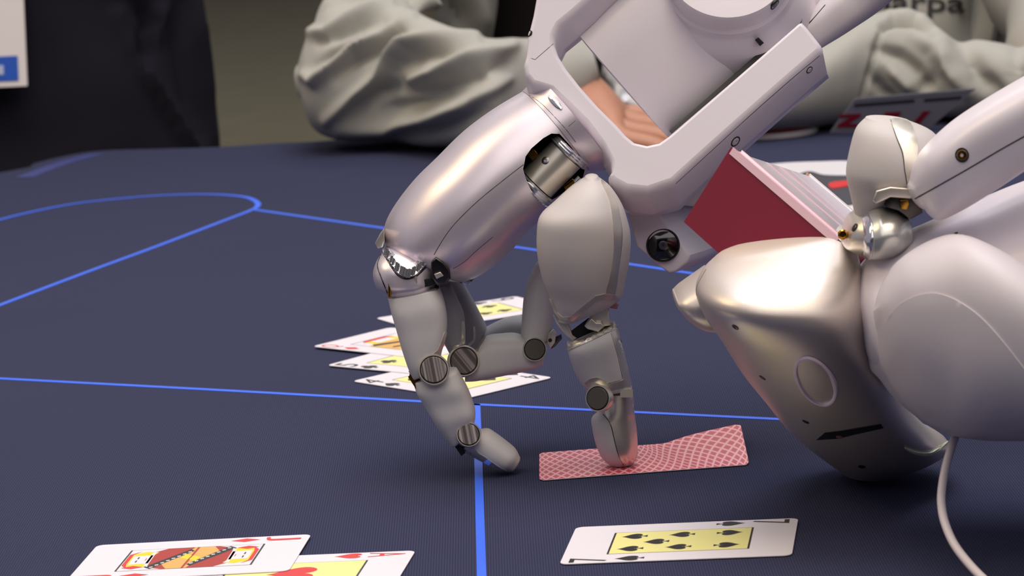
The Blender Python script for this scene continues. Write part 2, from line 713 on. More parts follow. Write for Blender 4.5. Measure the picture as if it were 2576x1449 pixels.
# ================================================================== CARDS
CW, CL, CT = 0.0575, 0.088, 0.00030
CARD = mat('card_stock_white', (232, 226, 234), 0.42, 0, 0.1, 30, 0.01)
CYEL = mat('pale_yellow_print', (236, 230, 150), 0.45, 0, 0, 30, 0.01)
CINK = mat('black_ink', (38, 34, 34), 0.5, 0, 0, 30, .01)
CRED = mat('red_ink', (214, 48, 52), 0.5, 0, 0, 30, .01)
CGRN = mat('yellow_ink', (222, 208, 20), 0.5, 0, 0, 30, .01)
CRDK = mat('dark_red_ink', (168, 44, 38), 0.5, 0, 0, 30, .01)
CORG = mat('ochre_ink', (220, 170, 90), 0.5, 0, 0, 30, .01)


def suit_shape(kind):
    """outline about 1 x 1, pointing up"""
    pts = []
    if kind == 'diamond':
        return [(0, .5), (.36, 0), (0, -.5), (-.36, 0)]
    if kind in ('heart', 'spade'):
        h = []
        for i in range(40):
            t = 2 * math.pi * i / 40
            x = 16 * math.sin(t) ** 3
            y = 13 * math.cos(t) - 5 * math.cos(2 * t) - 2 * math.cos(3 * t) - math.cos(4 * t)
            h.append((x / 34, y / 31 + 0.06))
        if kind == 'heart':
            return h
        s = [(-x * .95, -y * .85 + .07) for x, y in h]
        # add stem: cut at bottom notch
        low = min(range(len(s)), key=lambda i: (abs(s[i][0]), s[i][1]))
        stem = [(0.035, -.2), (.05, -.36), (.17, -.5), (-.17, -.5), (-.05, -.36), (-.035, -.2)]
        return ('spade', s, stem)
    if kind == 'club':
        c = []
        for cx, cy in ((0, .24), (-.24, -.08), (.24, -.08)):
            c.append([(cx + .23 * math.cos(2 * math.pi * i / 20), cy + .23 * math.sin(2 * math.pi * i / 20)) for i in range(20)])
        return ('club', c, [(0.035, 0), (.05, -.3), (.17, -.5), (-.17, -.5), (-.05, -.3), (-.035, 0)])


def flat_mesh(name, polys, m, parent, z=0.00006, base=CT):
    verts, faces = [], []
    for k, poly in enumerate(polys):
        v2, fs = cdt([poly])
        o = len(verts)
        zz = base + z + k * 1e-6
        verts += [(x, y, zz) for x, y in v2]
        faces += [tuple(o + i for i in f) for f in fs]
    ob = mesh_obj(name, verts, faces, m, parent, False, recalc=False)
    for p in ob.data.polygons:
        pass
    return ob


def xf(poly, cx, cy, sx, sy, rot=0):
    c, s = math.cos(rot), math.sin(rot)
    return [(cx + c * x * sx - s * y * sy, cy + s * x * sx + c * y * sy) for x, y in poly]


def pip(parent, kind, cx, cy, size, rot, m, asp=1.0, z=0.00008):
    s = suit_shape(kind)
    if isinstance(s, tuple):
        polys = [s[1]] if s[0] == 'spade' else list(s[1])
        polys = polys + [s[2]]
    else:
        polys = [s]
    return flat_mesh('suit_pip', [xf(p, cx, cy, size * asp, size, rot) for p in polys], m, parent, z)


def glyph(parent, txt, cx, cy, hgt, wid, rot, m, z=0.00008):
    cu = bpy.data.curves.new('glyph', 'FONT')
    cu.body = txt
    cu.align_x = 'LEFT'
    cu.resolution_u = 4
    tmp = bpy.data.objects.new('glyph', cu)
    COL.objects.link(tmp)
    dg = bpy.context.evaluated_depsgraph_get()
    me = bpy.data.meshes.new_from_object(tmp.evaluated_get(dg))
    bpy.data.objects.remove(tmp)
    bpy.data.curves.remove(cu)
    xs = [v.co.x for v in me.vertices]
    ys = [v.co.y for v in me.vertices]
    x0, x1, y0, y1 = min(xs), max(xs), min(ys), max(ys)
    c, s = math.cos(rot), math.sin(rot)
    for v in me.vertices:
        x = ((v.co.x - x0) / (x1 - x0) - .5) * wid
        y = ((v.co.y - y0) / (y1 - y0) - .5) * hgt
        v.co = (cx + c * x - s * y, cy + s * x + c * y, CT + z)
    me.name = 'rank_index'
    me.materials.clear()
    me.materials.append(m)
    o = bpy.data.objects.new('rank_index', me)
    COL.objects.link(o)
    return attach(o, parent)


def rounded_rect(w, h, r, k=5):
    pts = []
    for cx, cy, a0 in ((w / 2 - r, h / 2 - r, 0), (-w / 2 + r, h / 2 - r, 90), (-w / 2 + r, -h / 2 + r, 180), (w / 2 - r, -h / 2 + r, 270)):
        for i in range(k + 1):
            a = math.radians(a0 + 90 * i / k)
            pts.append((cx + r * math.cos(a), cy + r * math.sin(a)))
    return pts


def card_body(name, label, cat, center, updir, group=None):
    """card lying on the table, local +Y = card up"""
    ol = rounded_rect(CW, CL, 0.0033)
    nn = len(ol)
    verts = [(x, y, 0) for x, y in ol] + [(x, y, CT) for x, y in ol]
    faces = [tuple(range(nn, 2 * nn)), tuple(reversed(range(nn)))] + [(i, (i + 1) % nn, nn + (i + 1) % nn, nn + i) for i in range(nn)]
    o = mesh_obj(name, verts, faces, CARD, None, False)
    u = Vector((updir[0], updir[1], 0)).normalized()
    r = Vector((u.y, -u.x, 0))
    o.matrix_world = Matrix(((r.x, u.x, 0, center[0]), (r.y, u.y, 0, center[1]), (0, 0, 1, center[2]), (0, 0, 0, 1)))
    tag(o, label, cat, group)
    return o


def indices(o, txt, kind, m):
    for s in (1, -1):
        rot = 0 if s == 1 else math.pi
        glyph(o, txt, -s * 0.0242, s * 0.0335, 0.0145, 0.0062, rot, m)
        pip(o, kind, -s * 0.0240, s * 0.0180, 0.0118, rot, m, 0.66)


def panel(o, m, w=0.0325, h=0.0530):
    flat_mesh('panel_border', [rounded_rect(w + .0007, h + .0016, .0002, 1)], CINK, o, 0.00003)
    flat_mesh('centre_panel', [rounded_rect(w, h, .0002, 1)], m, o, 0.00005)


# seven of spades
c7 = [T(*q) for q in [(1457, 1332), (2020, 1309), (1980, 1399), (1400, 1422)]]
ctr = sum(c7, Vector()) / 4
ctr.z = 0.0004
k7 = card_body('playing_card', 'seven of spades lying alone in front of the face-down red card', 'playing card', ctr, (c7[1] - c7[0]) + (c7[2] - c7[3]), 'cards lying on the table')
indices(k7, '7', 'spade', CINK)
panel(k7, CYEL)
for (x, y, up) in ((-.0095, .0185, 1), (.0095, .0185, 1), (-.0095, -.0005, -1), (.0095, -.0005, -1), (-.0095, -.0190, -1), (.0095, -.0190, -1), (0, -.0098, -1)):
    pip(k7, 'spade', x, y, 0.0105, 0 if up == 1 else math.pi, CINK, 0.86, 0.00009)

# jack of diamonds
cj = [T(*q) for q in [(217, 1380), (784, 1351), (741, 1439)]]
up = (cj[1] - cj[0]).normalized()
rt = Vector((up.y, -up.x, 0))
ctr = cj[1] - up * CL / 2 + rt * CW / 2
ctr.z = 0.0009
kj = card_body('playing_card', 'red jack of diamonds overlapping the ace in the foreground', 'playing card', ctr, up, 'cards lying on the table')
indices(kj, 'J', 'diamond', CRED)
panel(kj, CARD)
HW, HH = 0.0162, 0.0264


def half(s):
    def t(pl):
        return [(x * s, y * s) for x, y in pl]
    q = []
    q.append(('robe', [t([(-.0162, 0), (-.0162, .009), (-.012, .0165), (.0105, .0175), (.0162, .012), (.0162, 0)])], CRDK, .00006))
    q.append(('sleeve', [t([(-.0162, .001), (-.0162, .007), (-.004, .012), (.004, .004), (.0162, .001), (.0162, .0)])], CORG, .00007))
    q.append(('sash', [t([(-.0155, .0135), (-.012, .0165), (.0135, .0022), (.0105, .0002)])], CINK, .00008))
    q.append(('sash_trim', [t([(-.0135 + i * .0031, .0140 - i * .00165), (-.0122 + i * .0031, .0142 - i * .00165), (-.0116 + i * .0031, .0129 - i * .00165), (-.0129 + i * .0031, .0127 - i * .00165)]) for i in range(8)], CARD, .00009))
    q.append(('buckle', [t([(-.003, .0006), (.0, .004), (.006, .003), (.003, .0)])], CGRN, .00009))
    q.append(('hair', [t([(-.0115, .0150), (-.0122, .0232), (-.005, .0250), (.0092, .0248), (.0128, .0195), (.0110, .0148), (.0070, .0158), (-.006, .0156)])], CGRN, .00008))
    q.append(('face', [t([(-.0062, .0160), (-.0070, .0238), (.0060, .0240), (.0066, .0162)])], CARD, .0001))
    q.append(('cap', [t([(-.0128, .0235), (-.008, .0262), (.009, .0262), (.0135, .022), (.009, .0246), (-.006, .0246)])], CRED, .00011))
    q.append(('collar', [t([(-.0120, .0150), (-.0095, .0170), (.0105, .0172), (.0115, .0150), (.0090, .0158), (-.009, .0155)])], CARD, .0001))
    q.append(('brow', [t([(-.0040, .0212), (-.0040, .0218), (-.0008, .0218), (-.0008, .0212)]), t([(.0012, .0212), (.0012, .0218), (.0044, .0218), (.0044, .0212)])], CINK, .00012))
    q.append(('mouth', [t([(-.0016, .0178), (-.0016, .0182), (.0020, .0182), (.0020, .0178)])], CRED, .00012))
    for nm, pl, m, z in q:
        flat_mesh(nm, pl, m, kj, z)
    pip(kj, 'diamond', -s * .0118, s * .0212, .0088, 0, CRED, .8, .00013)


half(1)
half(-1)

# ace of hearts
ca_tr = T(1046, 1389)
ca_tl = T(760, 1401)
up = (ca_tr - ca_tl).normalized()
rt = Vector((up.y, -up.x, 0))
ctr = ca_tr - up * CL / 2 + rt * CW / 2
ctr.z = 0.0004
ka = card_body('playing_card', 'ace of hearts with a pale yellow centre, partly under the jack', 'playing card', ctr, up, 'cards lying on the table')
indices(ka, 'A', 'heart', CRED)
panel(ka, CYEL)
pip(ka, 'heart', 0, 0, 0.021, 0, CRED, 0.95, 0.00009)


def corner_card(L, pt, z, label, idx=None):
    a, b = T(*L), T(*pt)
    up = (b - a)
    up.z = 0
    up.normalize()
    far = Vector((-up.y, up.x, 0))
    ctr = a + up * CL / 2 + far * CW / 2
    ctr.z = z
    return card_body('playing_card', label, 'playing card', ctr, up, 'cards lying on the table')


kd = corner_card((886, 962), (1050, 988), 0.0004, 'black four lying nearest in the pile behind the robot fingers')
indices(kd, '4', 'spade', CINK)
panel(kd, CYEL)
for x in (-.0095, .0095):
    for y, r in ((.018, 0), (-.018, math.pi)):
        pip(kd, 'spade', x, y, 0.0105, r, CINK, .86, .00009)
kc = corner_card((822, 924), (1030, 944), 0.0008, 'black card with yellow centre between the red court card and the four')
indices(kc, '5', 'club', CINK)
panel(kc, CYEL)
for x in (-.0095, .0095):
    for y, r in ((.018, 0), (-.018, math.pi)):
        pip(kc, 'club', x, y, 0.0105, r, CINK, .86, .00009)
kb = corner_card((786, 878), (1020, 904), 0.0012, 'red court card sticking out farthest left of the pile')
indices(kb, 'Q', 'diamond', CRED)
panel(kb, CARD)


def court(card, s, body, trim):
    def t(pl):
        return [(x * s, y * s) for x, y in pl]
    flat_mesh('robe', [t([(-.0162, 0), (-.0162, .012), (-.009, .0165), (.009, .0165), (.0162, .010), (.0162, 0)])], body, card, .00006)
    flat_mesh('sash', [t([(-.0155, .010), (-.012, .014), (.0135, .0022), (.0105, .0002)])], trim, card, .00008)
    flat_mesh('hair', [t([(-.010, .014), (-.010, .023), (0, .0255), (.010, .023), (.010, .014)])], CGRN, card, .00008)
    flat_mesh('face', [t([(-.006, .015), (-.006, .0235), (.006, .0235), (.006, .015)])], CARD, card, .0001)
    flat_mesh('cap', [t([(-.011, .0225), (-.008, .0262), (.008, .0262), (.011, .0225)])], CRED, card, .00011)


court(kb, 1, CORG, CINK)
court(kb, -1, CORG, CINK)
# farthest card of the pile
aL, aT_ = T(945, 803), T(1226, 759)
upa = (aT_ - aL)
upa.z = 0

upa.normalize()
near = Vector((upa.y, -upa.x, 0))
if upa.length:
    ctr = aL + upa * CL / 2 + near * CW / 2
ctr.z = 0.0004
k_a = card_body('playing_card', 'farthest card of the pile, yellow centred, half hidden behind the fingers', 'playing card', ctr, upa, 'cards lying on the table')
indices(k_a, '9', 'club', CINK)
panel(k_a, CYEL)
for x in (-.0095, .0095):
    for y, r in ((.018, 0), (-.018, math.pi), (.006, 0), (-.006, math.pi)):
        pip(k_a, 'club', x, y, 0.0095, r, CINK, .86, .00009)


# face-down red card, right end lifted
def lattice_mat():
    m = mat('red_lattice_back', (232, 120, 130), 0.42, 0, 0.1)
    nt = m.node_tree
    b = nt.nodes['Principled BSDF']
    uv = nt.nodes.new('ShaderNodeTexCoord')
    sx = nt.nodes.new('ShaderNodeSeparateXYZ')
    nt.links.new(uv.outputs['UV'], sx.inputs[0])

    def M(op, a, bb=None):
        nd = nt.nodes.new('ShaderNodeMath')
        nd.operation = op
        for i, q in enumerate((a, bb)):
            if q is None:
                continue
            if isinstance(q, (int, float)):
                nd.inputs[i].default_value = q
            else:
                nt.links.new(q, nd.inputs[i])
        return nd.outputs[0]
    p = M('MULTIPLY', sx.outputs['X'], 46.0)
    q = M('MULTIPLY', sx.outputs['Y'], 11.0)
    d1 = M('ABSOLUTE', M('SUBTRACT', M('FRACT', M('ADD', M('MULTIPLY', p, .5), M('MULTIPLY', q, .5))), 0.5))
    d2 = M('ABSOLUTE', M('SUBTRACT', M('FRACT', M('ADD', M('SUBTRACT', M('MULTIPLY', p, .5), M('MULTIPLY', q, .5)), 40.0)), 0.5))
    mxx = M('MAXIMUM', d1, d2)      # 0 centre of diamond .. 0.5 at line
    cr = nt.nodes.new('ShaderNodeValToRGB')
    e = cr.color_ramp.elements
    e[0].position = 0.20
    e[0].color = (*lin((204, 74, 92)), 1)
    e[1].position = 0.42
    e[1].color = (*lin((255, 190, 200)), 1)
    x = cr.color_ramp.elements.new(0.36)
    x.color = (*lin((232, 102, 118)), 1)
    nt.links.new(mxx, cr.inputs[0])
    nt.links.new(cr.outputs[0], b.inputs['Base Color'])
    return m


def facedown():
    front = [(1357, 1212), (1450, 1210), (1550, 1208.5), (1650, 1205), (1740, 1197), (1815, 1184), (1885, 1170)]
    back = [(1357, 1143), (1440, 1137), (1540, 1134), (1610, 1132), (1650, 1124), (1740, 1095), (1862, 1067)]
    fc, bc = crom([list(p) for p in front], 6), crom([list(p) for p in back], 6)
    Yf, Yb = T(1357, 1212).y, T(1357, 1143).y
    nu, nv = len(fc), 13
    verts, uvs = [], []
    ca = 0.0030 / CW
    for i in range(nu):
        s = i / (nu - 1)
        A, B = P(*fc[i], Yf), P(*bc[i], Yb)
        A.z, B.z = max(A.z, .0004), max(B.z, .0004)
        k0, k1 = 0.0, 1.0
        d = min(s, 1 - s) * CL
        if d < 0.003:
            k0 = (0.003 - math.sqrt(max(0, .003 ** 2 - (.003 - d) ** 2))) / CW
            k1 = 1 - k0
        for j in range(nv):
            t = k0 + (k1 - k0) * j / (nv - 1)
            p = A.lerp(B, t)
            z = A.z * (1 - t) ** 1.3 + B.z * (1 - (1 - t) ** 1.3)
            p.z = z
            verts.append(p)
            uvs.append((s, t))
    N = len(verts)
    verts += [v + Vector((0, 0, CT)) for v in verts]
    uvs += uvs
    faces = []
    for i in range(nu - 1):
        for j in range(nv - 1):
            a = i * nv + j
            faces.append((a + N, a + nv + N, a + nv + 1 + N, a + 1 + N))
            faces.append((a, a + 1, a + nv + 1, a + nv))
    rim = [i * nv for i in range(nu)] + [(nu - 1) * nv + j for j in range(1, nv)] + [i * nv + nv - 1 for i in range(nu - 2, -1, -1)] + [j for j in range(nv - 2, 0, -1)]
    sides = []
    for i in range(len(rim)):
        a, b = rim[i], rim[(i + 1) % len(rim)]
        faces.append((a, b, b + N, a + N))
        sides.append(len(faces) - 1)
    o = mesh_obj('playing_card', verts, faces, lattice_mat(), None, True, 40, keep=True)
    o.data.materials.append(CARD)
    for f in sides:
        o.data.polygons[f].material_index = 1
    ul = o.data.uv_layers.new(name='UVMap')
    for lp in o.data.loops:
        ul.data[lp.index].uv = uvs[lp.vertex_index]
    tag(o, 'face-down card with red lattice back, pinned by a robot fingertip', 'playing card', 'cards lying on the table')
    return o


facedown()

# ================================================================== DEALING ROBOT HAND
RA = thing('robot_hand', T(1560, 1174), 'white robot hand pressing fingertips onto the table and the red card', 'robot hand')

# --- wrist yoke
fr = [(1640, -300), (1600, -330), (1440, -240), (1380, -140), (1356, -60), (1339, 35), (1326, 87), (1321, 138), (1315, 161), (1319, 188), (1338, 212), (1385, 226), (1425, 264), (1474, 312), (1514, 366),
      (1534, 405), (1536, 428), (1528, 440), (1542, 456), (1575, 474), (1630, 480), (1694, 458), (1780, 380), (1870, 300), (1965, 216), (2069, 126), (2066, 110),
      (2046, 84), (2028, 62), (2016, 50), (2006, 54), (1850, 190), (1700, 320), (1680, 337), (1656, 354), (1627, 360), (1596, 353), (1575, 336), (1550, 308), (1502, 260),
      (1460, 213), (1425, 168), (1404, 134), (1395, 108), (1396, 87), (1408, 63), (1439, 38), (1482, 0), (1540, -60), (1600, -120), (1690, -220)]
TILT = (1600, 300, 0, -.00007)
yoke = prism('wrist_yoke', fr, 1.335, 1.345, WHITE, RA, shift=(12, 60), bev=13, back_bev=2, step=9, tilt=TILT)
prism('yoke_rear_shell', [(x + 12, y + 60) for x, y in fr], 1.349, 1.378, WHITE, RA, shift=(4, 10), bev=6, step=9, tilt=TILT)
seam(yoke, [(1324, 142), (1346, 150), (1392, 110)], yoke, 0.00016, smooth_line=False)
seam(yoke, [(1700, 462), (1735, 430), (1880, 297), (1990, 200), (2062, 140)], yoke, 0.0002)
screw(yoke, 1850, 356, 12, yoke, WHITE2, True)
screw(yoke, 2036, 176, 8, yoke, WHITE2, True)
screw(yoke, 1331, 84, 7, yoke, WHITE2, True)
# --- inner block in the yoke
blk = loft('wrist_block', [(1440, 64, 1688, 347, 1.384, .026), (1500, 6, 1768, 288, 1.388, .026), (1580, -66, 1862, 206, 1.394, .026), (1720, -190, 2018, 70, 1.404, .026),
                           (1850, -310, 2140, -60, 1.425, .026)], WHITE, RA, e=3.6, cap0=0.0012, n=56)
seam(blk, [(1486, 14), (1505, -4)], blk, 0.0002)
C = P(1832, -64, 1.376)
axd = (O - C).normalized() + shiftvec(0, -0.55, F)
dh = 0.009
r = mm(160, 1.38)
hub = lathe('wrist_hub', C, axd, [(r * 1.42, -.024), (r * 1.27, -.014), (r * 1.17, -.0085), (r * 1.10, -.006), (r * 1.06, -.0045), (r * 1.05, -.001), (r * 1.02, .0), (r * 1.0, .0005), (r * .99, dh - .0015), (r * .95, dh), (r * .6, dh + .0008), (r * .2, dh + .001)], WHITE, RA, 72, keep=True)
screw(hub, 1949, 12, 12, hub, SCREW, True)
gap = prism('yoke_gap', [(1690, 336), (1684, 330), (2000, 52), (2020, 44), (2016, 58), (1703, 324)], 1.352, 1.37, BLACK, RA, bev=1, back_bev=1, tilt=(1600, 300, 0, -.0001))
prism('gap_clip', [(1899, 100), (1908, 94), (1922, 108), (1912, 116)], 1.362, 1.39, BLACK, RA, bev=1, back_bev=1)
arm = loft('forearm', [(1992, 46, 2062, 116, 1.405, .024), (2060, -22, 2138, 68, 1.408, .028), (2130, -110, 2240, -6, 1.41, .03), (2300, -320, 2450, -200, 1.39, .033), (2600, -700, 2800, -560, 1.40, .035), (3300, -1600, 3560, -1440, 1.42, .04)],
           WHITE2, RA, e=3.0, cap0=.004)
seam(arm, [(2076, 12), (2052, 40), (2034, 60)], arm, 0.00035, BLACK)
# --- camera unit under the yoke
mnt = prism('camera_mount', [(1572, 468), (1590, 490), (1640, 512), (1760, 520), (1800, 480), (1860, 390), (1780, 400), (1690, 450)], 1.362, 1.41, WHITE2, RA, bev=8, step=10)
cm = prism('camera_housing', [(1572, 520), (1590, 496), (1610, 486), (1636, 508), (1690, 580), (1735, 642), (1730, 660), (1700, 684), (1682, 688), (1660, 672), (1600, 620)],
           1.352, 1.40, WHITE, RA, shift=(95, -30), bev=7, step=8)
C = P(1668, 617, 1.3515)
axc = (O - C).normalized()
r = mm(43, 1.35)
lens = lathe('lens_ring', C, axc, [(r, -.002), (r, .0003), (r * .95, .0008), (r * .92, .0008), (r * .9, .0002)], BLACK, cm, 48)
lathe('lens_glass', C, axc, [(r * .9, -.001), (r * .9, .0002), (r * .6, .0009), (r * .3, .0012), (r * .05, .0013)], GLASSB, cm, 48)
lathe('lens_pupil', C + axc * .0012, axc, [(r * .26, -.0005), (r * .26, .0003), (r * .2, .0004), (r * .12, .0004), (r * .1, .0001)], mat('lens_grey', (70, 68, 78), .2), cm, 32)
# --- palm
palm = loft('palm_shell', [(1315, 231, 1477, 432, 1.362, .033), (1242, 275, 1440, 492, 1.362, .036), (1167, 331, 1388, 532, 1.362, .038), (1099, 398, 1325, 580, 1.362, .039),
                           (1047, 449, 1284, 628, 1.362, .039), (1003, 504, 1238, 668, 1.362, .038), (975, 551, 1190, 698, 1.362, .036), (965, 590, 1150, 706, 1.362, .033),
                           (970, 622, 1112, 690, 1.362, .029)], PEARL, RA, n=64, e=2.15, skew=(17, -14), cap1=.004)
cut = prism('cutter', [(1319, 411), (1322, 394), (1337, 373), (1366, 348), (1387, 336), (1408, 337), (1434, 366), (1456, 394), (1472, 424), (1466, 447), (1432, 474), (1399, 497), (1383, 505), (1362, 503), (1343, 490), (1330, 467), (1321, 444), (1316, 425)],
            1.29, 1.352, BLACK, None, bev=1, back_bev=1, keep=False)
bmod = palm.modifiers.new('cut', 'BOOLEAN')
bmod.object = cut
bmod.operation = 'DIFFERENCE'
bmod.solver = 'EXACT'
bmod.material_mode = 'TRANSFER'
dg = bpy.context.evaluated_depsgraph_get()
me = bpy.data.meshes.new_from_object(palm.evaluated_get(dg))
palm.modifiers.clear()
palm.data = me
me.polygons.foreach_set('use_smooth', [True] * len(me.polygons))
me.set_sharp_from_angle(angle=math.radians(35))
bpy.data.objects.remove(cut)
seam(palm, [(1317, 414), (1273, 448), (1211, 498), (1164, 542), (1133, 576), (1108, 613), (1092, 641)], palm, 0.00022)
seam(palm, [(1240, 596), (1198, 631), (1170, 657), (1140, 676)], palm, 0.0002)
seam(palm, [(1405, 337), (1432, 318), (1448, 306)], palm, 0.00012)
# wrist collar
col = loft('wrist_collar', [(1315.5, 230, 1479, 433, 1.362, .0335), (1334, 212, 1508, 430, 1.362, .0335), (1352, 196, 1535, 424, 1.362, .0335)], PEARL, RA, n=64, e=2.15, skew=(17, -14))
seam(col, [(1317, 231), (1360, 259), (1397, 296), (1425, 327), (1448, 358)], col, 0.00016, name='collar_seam')
seam(col, [(1430, 318), (1462, 292)], col, 0.00013)
seam(col, [(1350, 196), (1383, 214), (1425, 259), (1474, 307), (1514, 361), (1534, 402)], col, 0.0005, BLACK, name='collar_gap')
h, nn = cast(col, 1396, 258)
t1 = (T(0, 0) - T(0, 0)).normalized()
tv = (cast(col, 1412, 274)[0] - cast(col, 1382, 243)[0])
sv = tv.cross(nn).normalized()
prof = []
vs, fs = [], []
for i in range(24):
    a = 2 * math.pi * i / 24
    for k, hh in ((1.0, .00015), (.75, .0006), (.3, .0009)):
        vs.append(h + tv * .55 * math.cos(a) * k + sv * mm(8, 1.33) * math.sin(a) * k + nn * hh)
for i in range(24):
    j = (i + 1) % 24
    for k in range(2):
        fs.append((i * 3 + k, j * 3 + k, j * 3 + k + 1, i * 3 + k + 1))
fs.append(tuple(i * 3 + 2 for i in range(24)))
mesh_obj('collar_button', vs, fs, CHROME, col, True, 60)

# mechanism in the palm opening
ax_px = ((1352, 462), (1424, 388))
A0, A1 = P(*ax_px[0], 1.337), P(*ax_px[1], 1.337)
axm = (A1 - A0).normalized()
Lm = (A1 - A0).length
r = mm(50, 1.34)
bar = lathe('thumb_base_barrel', A0, axm, [(r * .3, 0), (r, 0), (r * 1.0, Lm * .5), (r, Lm), (r * .3, Lm)], SATIN, RA, 48, keep=True)
for q0, q1 in ((-.25, -.02), (1.02, 1.22)):
    pr = []
    for i in range(7):
        hq = Lm * (q0 + (q1 - q0) * i / 6)
        pr.append((r * (1.26 if i % 2 else 1.16), hq))
    lathe('gear_ring', A0, axm, [(r * .5, pr[0][1])] + pr + [(r * .5, pr[-1][1])], CHROME, RA, 40, sharp=15)
screw(bar, 1372, 404, 10, bar, SCREW, False)
box_at('brass_contact', P(1340, 388, 1.338), shiftvec(6, -5, 1.34), shiftvec(6, 7, 1.34), Vector((0, .003, 0)), BRASS, RA, .0003)
box_at('brass_contact', P(1436, 470, 1.336), shiftvec(10, -8, 1.34), shiftvec(5, 8, 1.34), Vector((0, .003, 0)), BRASS, RA, .0003)
lathe('hinge_pin', P(1452, 456, 1.335), axm, [(mm(9, 1.33), -.002), (mm(9, 1.33), .002)], CHROME, RA, 20)

# --- thumb base link (large rounded shell)
th = loft('thumb_base_link', [(1470, 448, 1506, 446, 1.322, .009), (1436, 472, 1536, 470, 1.320, .017), (1394, 510, 1562, 508, 1.317, .021), (1358, 545, 1576, 545, 1.315, .023), (1350, 590, 1586, 590, 1.315, .0235),
                              (1352, 645, 1584, 645, 1.316, .023), (1364, 700, 1573, 705, 1.318, .021), (1381, 742, 1560, 750, 1.320, .018), (1392, 775, 1520, 775, 1.321, .015), (1404, 800, 1462, 798, 1.322, .011)],
          PADL, RA, n=56, e=2.2, cap0=.0015, cap1=.003)
patch('edge_strip', th, [(1516, 455), (1546, 495), (1558, 541), (1563, 597), (1556, 674), (1545, 742), (1524, 738), (1535, 690), (1542, 640), (1543, 600), (1539, 545), (1530, 500), (1512, 462)], SATIN, th, .00035)
seam(th, [(1519, 456), (1547, 495), (1559, 541), (1565, 597), (1557, 674), (1546, 742)], th, .00028)
patch('lower_trim', th, [(1522, 738), (1548, 742), (1555, 752), (1505, 752), (1478, 775), (1440, 806), (1412, 803), (1397, 786), (1383, 748), (1390, 752), (1402, 784), (1416, 797), (1436, 795), (1462, 772), (1498, 743)], SATIN, th, .0005, smooth_poly=False)
# hinge bracket under the base link
prism('hinge_cover', [(1481, 750), (1505, 748), (1535, 754), (1557, 766), (1552, 778), (1520, 772), (1490, 762)], 1.311, 1.335, mat('mauve_plastic', (150, 104, 112), .4, .3), RA, bev=3)
prism('hinge_bracket', [(1494, 768), (1533, 777), (1532, 795), (1538, 818), (1500, 826), (1470, 818), (1488, 792)], 1.314, 1.335, SATIN, RA, bev=4)
prism('hinge_arm', [(1488, 800), (1500, 812), (1512, 812), (1520, 822), (1505, 835), (1478, 828), (1470, 820)], 1.311, 1.325, SATIN, RA, bev=3)
prism('hinge_recess', [(1432, 836), (1480, 800), (1528, 812), (1520, 830), (1450, 860), (1436, 852)], 1.319, 1.34, BLACK, RA, bev=2)
prism('hinge_strut', [(1390, 790), (1410, 800), (1432, 815), (1440, 842), (1452, 850), (1440, 858), (1418, 840), (1400, 815)], 1.318, 1.335, SATIN, RA, bev=4)
# thumb middle link
t2 = loft('thumb_middle_link', [(1426, 864, 1547, 812, 1.322, .0115), (1429, 886, 1557, 842, 1.322, .0125), (1440, 922, 1570, 890, 1.325, .0125), (1456, 955, 1580, 930, 1.327, .012), (1478, 986, 1588, 972, 1.329, .011)],
          PAD, RA, n=44, e=2.7, cap0=.0008, cap1=.001)
patch('top_band', t2, [(1426, 866), (1470, 850), (1520, 824), (1545, 812), (1552, 826), (1530, 836), (1500, 851), (1430, 882)], SATIN, t2, .0004, smooth_poly=False)
patch('side_strip', t2, [(1538, 834), (1552, 827), (1565, 870), (1576, 920), (1588, 972), (1562, 974), (1526, 983), (1512, 967), (1495, 961), (1478, 970), (1471, 962), (1484, 952), (1500, 948), (1516, 953), (1530, 966), (1560, 958), (1568, 954), (1556, 895)], SATIN, t2, .0004, smooth_poly=False)
seam(t2, [(1537, 838), (1554, 895), (1566, 952), (1560, 957), (1530, 965)], t2, .00016, smooth_line=False)
screw(t2, 1524, 830, 6, t2, SATIN, False)
# thumb tip
t3 = loft('thumb_tip', [(1520, 986, 1589, 984, 1.331, .0085), (1512, 1030, 1594, 1030, 1.332, .0095), (1489, 1052, 1597, 1050, 1.333, .0105), (1490, 1080, 1601, 1085, 1.3335, .011), (1499, 1118, 1604, 1120, 1.334, .011),
                        (1513, 1150, 1603, 1146, 1.3345, .0095), (1532, 1167, 1592, 1164, 1.335, .006)], PAD, RA, n=44, e=2.3, cap1=.0011, cap0=.0006)
patch('tip_shell', t3, [(1532, 990), (1588, 988), (1593, 1030), (1597, 1060), (1601, 1100), (1601, 1135), (1592, 1160), (1570, 1168), (1556, 1142), (1548, 1110), (1542, 1080), (1528, 1050), (1522, 1030)], SATIN, t3, .0004)
seam(t3, [(1517, 1042), (1535, 1066), (1545, 1105), (1554, 1140), (1568, 1170)], t3, .00025)
screw(t3, 1543, 1033, 7, t3, SCREW, False)
box_at('tip_clip', P(1575, 985, 1.322), shiftvec(14, 0, 1.32), shiftvec(0, 8, 1.32), Vector((0, .004, 0)), SATIN, t3, .0004)
BR0 = brushed('machined_cap_plain', (120, 112, 108), 0.1, 350, 0.3)
BR1 = brushed('machined_cap_striped', (180, 170, 168), 0.12, 520, 0.28)
BR2 = brushed('machined_cap_tilted', (172, 162, 160), 0.62, 420, 0.28)
joint_disc(t3, 1504, 1002, 31, 1.313, mat('dark_cap', (122, 114, 110), .3, .7), tilt=(-.4, 0), h=.0012)

